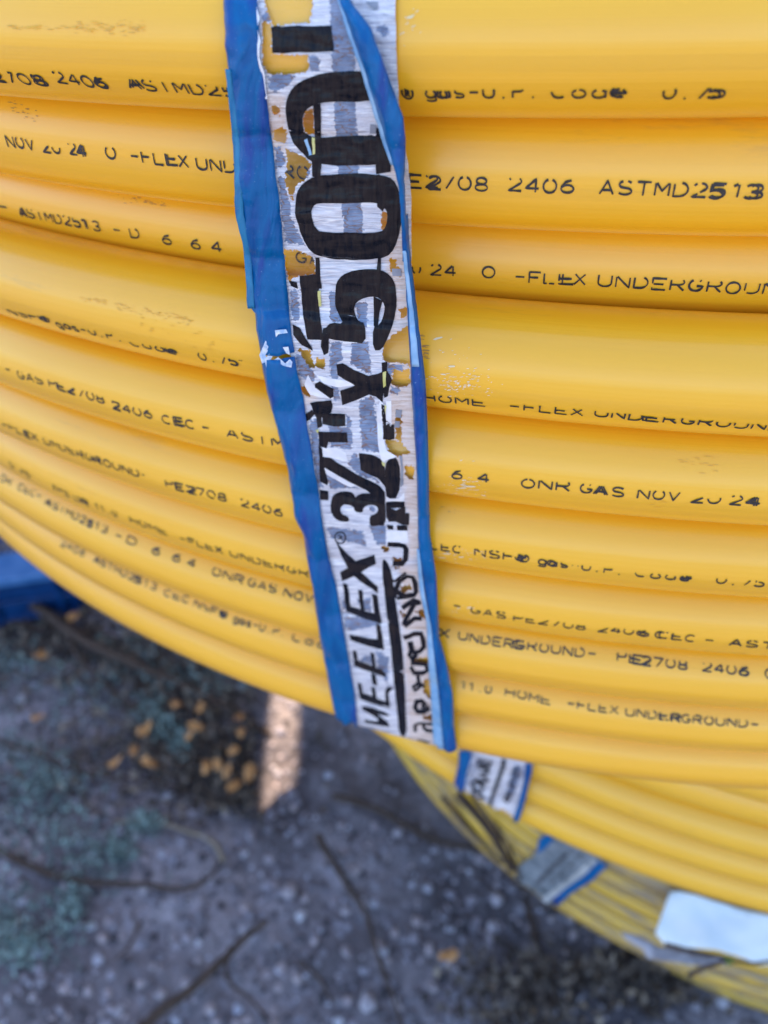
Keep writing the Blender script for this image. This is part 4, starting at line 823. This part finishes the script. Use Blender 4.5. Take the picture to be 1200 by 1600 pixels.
def word(C, i, text, x0, y0, x1, y1, clip=0.0, smear=(), dy=0.0, wid=0.37):
    a = C.hit(i, x0, y0); b = C.hit(i, x1, y1); rad = C.rho(i, a[0]) + PR
    L = (b[0]-a[0])*rad; n = len(text); adv = L/(n-1+W_) if n > 1 else 2.7/ W_ * W_; gw = adv*0.98 if n > 1 else L/W_
    gw = L/(n-1+W_) if n > 1 else L/W_
    V, Fc = [], []
    def place(u, v, rng_off=0.0):
        f = u/L if L else 0; phi = a[0] + (b[0]-a[0])*f; th = a[1] + (b[1]-a[1])*f + (v - HT/2)/PR
        return C.pt(i, phi, th, 0.05 + rng_off)*MM
    seed = x0*0.37 + i*9.1; clip = clip*0.8 if clip > 0.2 else clip*0.4; wid = wid*(1 + 0.02*i)
    for k, ch in enumerate(text):
        if ch not in G: continue
        reps = [(0, 0)] + ([(random.uniform(-.3, .3), random.uniform(-.12, .12)) for _ in range(1)] if (k in smear and n > 1) else [])
        for (ox, oy) in reps:
            jy = random.uniform(-0.05, 0.05); 
            for st in G[ch]:
                pts = []
                for p, q in zip(st, st[1:]):
                    m = max(1, int(math.hypot((q[0]-p[0])*gw, (q[1]-p[1])*HT)/0.22))
                    for s in range(m): pts.append((p[0]+(q[0]-p[0])*s/m, p[1]+(q[1]-p[1])*s/m))
                pts.append(st[-1]); pts = [((p[0]+ox)*gw + k*gw, (p[1]+oy+jy)*HT) for p in pts]
                closed = math.dist(pts[0], pts[-1]) < 1e-6
                prev = None
                for j, p in enumerate(pts):
                    q0 = pts[j-1] if j else (pts[-2] if closed else pts[0]); q1 = pts[j+1] if j+1 < len(pts) else (pts[1] if closed else pts[-1])
                    dx, dy_ = q1[0]-q0[0], q1[1]-q0[1]; l = math.hypot(dx, dy_) or 1; dx /= l; dy_ /= l
                    nz = noise.noise(Vector((p[0]*0.9 + seed, p[1]*0.9, i*3.3)))
                    w = wid*(1 + 0.4*nz)*(1.2 if abs(dx) > abs(dy_) else 0.9)*(1.1 if k in smear else 1)/2
                    cl = clip*(1 + 0.5*noise.noise(Vector((p[0]*0.25+seed, 7.7, 0)))) 
                    drop = p[1] > HT*(1-cl) or (nz < -0.7)
                    if drop: prev = None; continue
                    c = len(V); V += [place(p[0]-dy_*w, p[1]+dx*w, 0.004*(k % 3)), place(p[0]+dy_*w, p[1]-dx*w, 0.004*(k % 3))]
                    if prev is not None: Fc.append((prev, c, c+1, prev+1))
                    prev = c
    return V, Fc
WORDS = {0: [('2708', -14, 118, 67, 126, .1, (0, 3)), ('2406', 85, 120, 166, 131, .1, (3,)), ('ASTMD2513', 199, 130, 420, 148, .15, (0, 6)), ('gas-U.P.', 664, 144, 842, 143, .42, (1,)), ('~', 628, 144, 645, 145, .3, (0,)), ('Code', 862, 143, 980, 143, .5, (3,)), ('0.75"', 1037, 144, 1160, 144, .28, (3,))],
 1: [('NOV', 10, 220, 52, 226, .05, ()), ('20', 65, 229, 93, 232, .5, ()), ('24', 107, 232, 134, 236, .1, (1,)), ('0', 165, 239, 180, 240, 0, ()), ('-FLEX', 203, 243, 293, 252, .08, (3,)), ('UNDERGROUND', 307, 255, 555, 276, .05, ()), ('PE2708', 615, 281, 762, 288, .05, (1, 2)), ('2406', 795, 288, 897, 292, .05, ()), ('ASTMD2513', 938, 292, 1194, 299, .05, (6, 8))],
 2: [('-', -4, 321, 12, 324, 0, ()), ('ASTMD2513', 29, 330, 156, 354, .05, (0, 6, 7)), ('-', 176, 358, 188, 360, 0, ()), ('D', 203, 364, 217, 366, 0, ()), ('6', 253, 373, 267, 375, 0, ()), ('6', 298, 380, 312, 382, 0, (0,)), ('4', 330, 384, 345, 386, 0, (0,)), ('GAS', 463, 402, 520, 406, 0, ()), ('NOV 20', 560, 412, 657, 420, .3, ()), ('24', 673, 421, 712, 423, .05, ()), ('0', 754, 425, 773, 426, 0, ()), ('-FLEX', 804, 432, 915, 437, .05, (3,)), ('UNDERGROUND', 935, 438, 1245, 453, .05, (5,))],
 3: [('NSF~', 12, 486, 76, 499, .3, (3,)), ('gas-U.P.', 86, 505, 190, 528, .35, (1,)), ('Code', 202, 534, 276, 549, .45, (3,)), ('0.75"', 310, 556, 386, 569, .2, (3,)), ('HOME', 660, 620, 758, 630, .2, ()), ('-FLEX', 795, 634, 911, 645, .15, ()), ('UNDERGROUND', 930, 645, 1225, 668, .3, (3,))],
 4: [('-', 8, 577, 16, 579, 0, ()), ('GAS', 27, 584, 66, 595, .2, ()), ('PE2708', 76, 598, 162, 625, .2, (1, 2)), ('2406', 175, 632, 237, 649, .1, (0,)), ('CEC', 253, 654, 304, 664, 0, (1,)), ('-', 315, 667, 327, 669, 0, ()), ('ASTMD2513', 354, 676, 570, 715, .15, (6,)), ('6', 706, 741, 722, 742, 0, ()), ('4', 747, 746, 764, 748, 0, (0,)), ('ONR', 815, 755, 890, 761, .05, ()), ('GAS', 907, 763, 975, 770, 0, (1,)), ('NOV', 997, 772, 1062, 776, .05, ()), ('20', 1081, 778, 1126, 780, .45, ()), ('24', 1142, 781, 1184, 784, .1, (1,))],
 5: [('-FLEX', 3, 662, 58, 684, .1, (3,)), ('UNDERGROUND-', 68, 688, 232, 745, .1, (6,)), ('PE2708', 259, 755, 353, 778, .05, (1, 2)), ('2406', 376, 785, 441, 802, 0, ()), ('CEC', 672, 853, 721, 859, .1, ()), ('NSF~', 742, 862, 826, 873, .2, (3,)), ('gas-U.P.', 841, 876, 975, 893, .35, (1,)), ('Code', 993, 895, 1080, 903, .45, (3,)), ('0.75"', 1120, 906, 1215, 913, .25, ())],
 6: [('0.75"', 15, 725, 54, 748, .1, (2,)), ('IPS', 80, 759, 107, 773, .1, (0,)), ('DR', 116, 777, 138, 787, .1, (1,)), ('11.0', 148, 790, 182, 804, 0, ()), ('HOME', 203, 811, 260, 832, .1, ()), ('-FLEX', 280, 840, 347, 861, .05, ()), ('UNDERGROUND', 359, 864, 560, 915, .15, ()), ('-', 708, 946, 720, 948, 0, ()), ('GAS', 736, 953, 790, 962, .1, ()), ('PE2708', 803, 965, 915, 980, .3, ()), ('2406', 935, 982, 1010, 989, .25, (3,)), ('CEC', 1030, 992, 1087, 998, 0, (0, 1)), ('-', 1101, 1000, 1116, 1001, 0, ()), ('ASTMD', 1141, 1003, 1260, 1014, .05, (0,))],
 7: [('DR CEC', 2, 746, 55, 772, 0, ()), ('-', 57, 773, 64, 776, 0, ()), ('ASTMD2513', 73, 784, 168, 829, 0, (0, 6)), ('-', 180, 835, 190, 839, 0, ()), ('D', 199, 842, 213, 848, 0, ()), ('6', 238, 858, 250, 863, 0, (0,)), ('6', 270, 869, 282, 873, 0, (0,)), ('4', 294, 877, 305, 881, 0, (0,)), ('ONR', 332, 892, 380, 907, 0, ()), ('GAS', 388, 909, 432, 921, 0, ()), ('NOV 20', 444, 925, 540, 948, .05, ()), ('X', 686, 988, 702, 990, 0, ()), ('UNDERGROUND-', 717, 993, 932, 1022, .05, (5,)), ('PE2708', 965, 1026, 1074, 1040, .05, (1, 2)), ('2406', 1098, 1042, 1169, 1049, .05, (3,)), ('CEC', 1196, 1052, 1240, 1056, 0, ())],
 8: [('2406', 95, 848, 133, 865, 0, ()), ('ASTMD2513', 147, 873, 245, 918, 0, (0, 6)), ('CEC', 257, 925, 296, 938, 0, ()), ('NSF~', 304, 942, 353, 961, .1, (3,)), ('gas-U.P.', 365, 966, 446, 990, .2, (1,)), ('Code', 457, 995, 530, 1014, .2, ()), ('11.0', 720, 1070, 768, 1078, .1, ()), ('HOME', 790, 1081, 860, 1095, .05, ()), ('-FLEX', 886, 1099, 966, 1110, .05, ()), ('UNDERGROUND-', 978, 1112, 1186, 1132, .05, (3, 4))]}
bpy.context.view_layer.update()
windings = [c for c in coil1.children if c.name.startswith('winding')]
windings.sort(key=lambda o: o.name); 
for i, ws_ in WORDS.items():
    par = windings[i]
    for (t, x0, y0, x1, y1, cl, sm) in ws_:
        V, Fc = word(C1, i, t, x0, y0, x1, y1, cl, sm)
        o = link('printed_word', mesh('printed_word', V, Fc), INK); o.parent = par; o.matrix_parent_inverse = par.matrix_world.inverted()
# white scuffs beside the strap
for i, cx, cy, sx_, sy_, n in [(3, 715, 598, 28, 12, 130), (4, 725, 768, 22, 12, 130), (3, 700, 545, 20, 10, 14), (5, 715, 868, 20, 8, 60), (6, 725, 955, 18, 10, 30), (0, 640, 25, 12, 25, 18)]:
    VV, FF = [], []
    for k in range(n):
        x, y = random.gauss(cx, sx_), random.gauss(cy, sy_); hh = C1.hit(i, x, y); s = random.uniform(0.03, 0.14)*(3.0 if random.random() < .08 else 1); an = random.uniform(0.2, 1.1)
        b0 = len(VV); m_ = 6
        for j in range(m_):
            a = 6.283*j/m_; u = s*math.cos(a)*random.uniform(0.9, 4.5); v = s*math.sin(a)*random.uniform(.5, 1.1)
            VV.append(C1.pt(i, hh[0] + u/530, hh[1] + (v + u*an*0.4)/PR, 0.03)*MM)
        FF.append(tuple(range(b0, b0+m_)))
    par = windings[i]; o = link('scuff_marks', mesh('scuff_marks', VV, FF), SCUFF, smooth=False); o.parent = par; o.matrix_parent_inverse = par.matrix_world.inverted(); o['kind'] = 'stuff'

SMUDGE = m_simple('grey_smudge', (0.62, 0.36, 0.06), (0.80, 0.45, 0.04), 300, 0.6)
SMUDGE2 = m_simple('brown_grime', (0.30, 0.15, 0.06), (0.50, 0.28, 0.08), 300, 0.7)
for C, ob, i, x0, y0, x1, y1, sy_, n, mm_ in [(C1, windings, 0, 115, 43, 225, 43, 5, 70, SMUDGE), (C1, windings, 0, 10, 42, 110, 43, 2, 40, SMUDGE), (C1, windings, 3, 125, 466, 165, 472, 2, 30, SMUDGE), (C1, windings, 3, 180, 478, 300, 500, 4, 60, SMUDGE), (C1, windings, 3, 210, 506, 340, 535, 8, 25, SMUDGE),
        (C1, windings, 2, 185, 308, 262, 322, 3, 30, SMUDGE2), (C1, windings, 1, 15, 165, 60, 186, 5, 20, SMUDGE2), (C1, windings, 4, 1060, 716, 1120, 726, 8, 18, SMUDGE), (C1, windings, 4, 1000, 782, 1040, 792, 6, 10, SMUDGE), (C1, windings, 5, 665, 790, 720, 800, 4, 8, SMUDGE2), (C1, windings, 3, 655, 530, 670, 560, 8, 24, SMUDGE2)]:
    VV, FF = [], []
    for k in range(n):
        f = random.random(); x, y = x0 + (x1-x0)*f, y0 + (y1-y0)*f + random.gauss(0, sy_); hh = C.hit(i, x, y); sz = random.uniform(0.04, 0.13)
        b0 = len(VV)
        for j in range(6):
            a = 6.283*j/6; VV.append(C.pt(i, hh[0] + sz*math.cos(a)*random.uniform(3, 9)/530, hh[1] + sz*math.sin(a)*random.uniform(.6, 1.1)/PR, 0.025)*MM)
        FF.append(tuple(range(b0, b0+6)))
    par = ob[i]; o = link('smudge', mesh('smudge', VV, FF), mm_, smooth=False); o.parent = par; o.matrix_parent_inverse = par.matrix_world.inverted(); o['kind'] = 'stuff'

# ------------------------------------------------------------------ blue crate at the left
CR = m_simple('blue_crate_plastic', (0.0, 0.028, 0.12), (0.004, 0.05, 0.19), 30, 0.35, 0.1)
CRL = m_simple('skylit_blue_plastic', (0.03, 0.14, 0.38), (0.08, 0.22, 0.5), 30, 0.4, 0.1)  # lighter blue paints the skylight falling on the crate rim
def boxes(name, bs, m, parent, rot=None, org=None, bev=0.003):
    V, Fc = [], []
    for (x0, y0, z0_, x1, y1, z1_) in bs:
        b0 = len(V); V += [(x, y, z) for z in (z0_, z1_) for x, y in ((x0, y0), (x1, y0), (x1, y1), (x0, y1))]
        Fc += [tuple(b0+q for q in f) for f in ((3, 2, 1, 0), (4, 5, 6, 7), (0, 1, 5, 4), (1, 2, 6, 5), (2, 3, 7, 6), (3, 0, 4, 7))]
    o = bpy.data.objects.new(name, mesh(name, V, Fc)); COL.objects.link(o); o.data.materials.append(m); o.parent = parent
    if bev: q = o.modifiers.new('b', 'BEVEL'); q.width = bev; q.segments = 2
    return o
gp = ground_at(135, 960)*MM; gq = ground_at(-30, 985)*MM
dirv = gq - gp; ang = math.atan2(dirv[1], dirv[0])
crate = empty('plastic_crate', (gp[0], gp[1], GZ*MM - 0.01)); crate.rotation_euler = (0, 0, ang)
tag(crate, 'blue plastic crate with ribbed sides at the left edge behind the pipes', 'crate')
boxes('crate_wall', [(0, -0.003, 0, 0.6, 0.003, 0.12), (0, -0.40, 0, 0.6, -0.394, 0.12), (-0.003, -0.394, 0, 0.003, -0.003, 0.12), (0.597, -0.394, 0, 0.603, -0.003, 0.12)], CR, crate, bev=0.001)
boxes('crate_floor', [(0.004, -0.393, 0.005, 0.596, -0.004, 0.012)], CR, crate, bev=0.001)
boxes('rim', [(-0.015, -0.045, 0.12, 0.615, 0.018, 0.138), (-0.015, -0.415, 0.12, 0.615, -0.352, 0.138), (-0.018, -0.351, 0.12, 0.04, -0.046, 0.138), (0.56, -0.351, 0.12, 0.618, -0.046, 0.138)], CRL, crate)
for k in range(6): boxes('rib', [(0.02 + k*0.11, 0.0035, 0.01, 0.03 + k*0.11, 0.014, 0.118)], CR, crate, bev=0.002)
for k in range(2): boxes('rib', [(0.0, 0.0036, 0.03+0.04*k, 0.6, 0.011, 0.038+0.04*k)], CR, crate, bev=0.002)

# ------------------------------------------------------------------ unseen boarding added to block the sun (one narrow gap lets a strip through)
WOOD = m_simple('blocker_wood', (0.16, 0.12, 0.09), (0.28, 0.22, 0.17), 14, 0.8)
blocker = empty('sun_blocker', (-0.95, 0, GZ*MM)); tag(blocker, 'added tall boarding out of view behind the coil stack, blocks the sun except at one narrow gap', 'blocker')
GAPC, GAPW = -0.597 - 0.05*0.2586, 0.050
y = GAPC - GAPW/2; k = 0
while y > -3.6: boxes('blocker_board', [(-0.012, y-0.148, 0, 0.012 + 0.002*(k % 2), y, 3.95)], WOOD, blocker, bev=0); y -= 0.1475; k += 1
y = GAPC + GAPW/2
while y < 2.4: boxes('blocker_board', [(-0.012, y, 0, 0.012 + 0.002*(k % 2), y+0.148, 3.95)], WOOD, blocker, bev=0); y += 0.1475; k += 1
boxes('blocker_rail', [(-0.06, -3.7, 0.5, -0.016, 2.5, 0.59)], WOOD, blocker, bev=0); boxes('blocker_rail', [(-0.06, -3.7, 3.3, -0.016, 2.5, 3.39)], WOOD, blocker, bev=0)
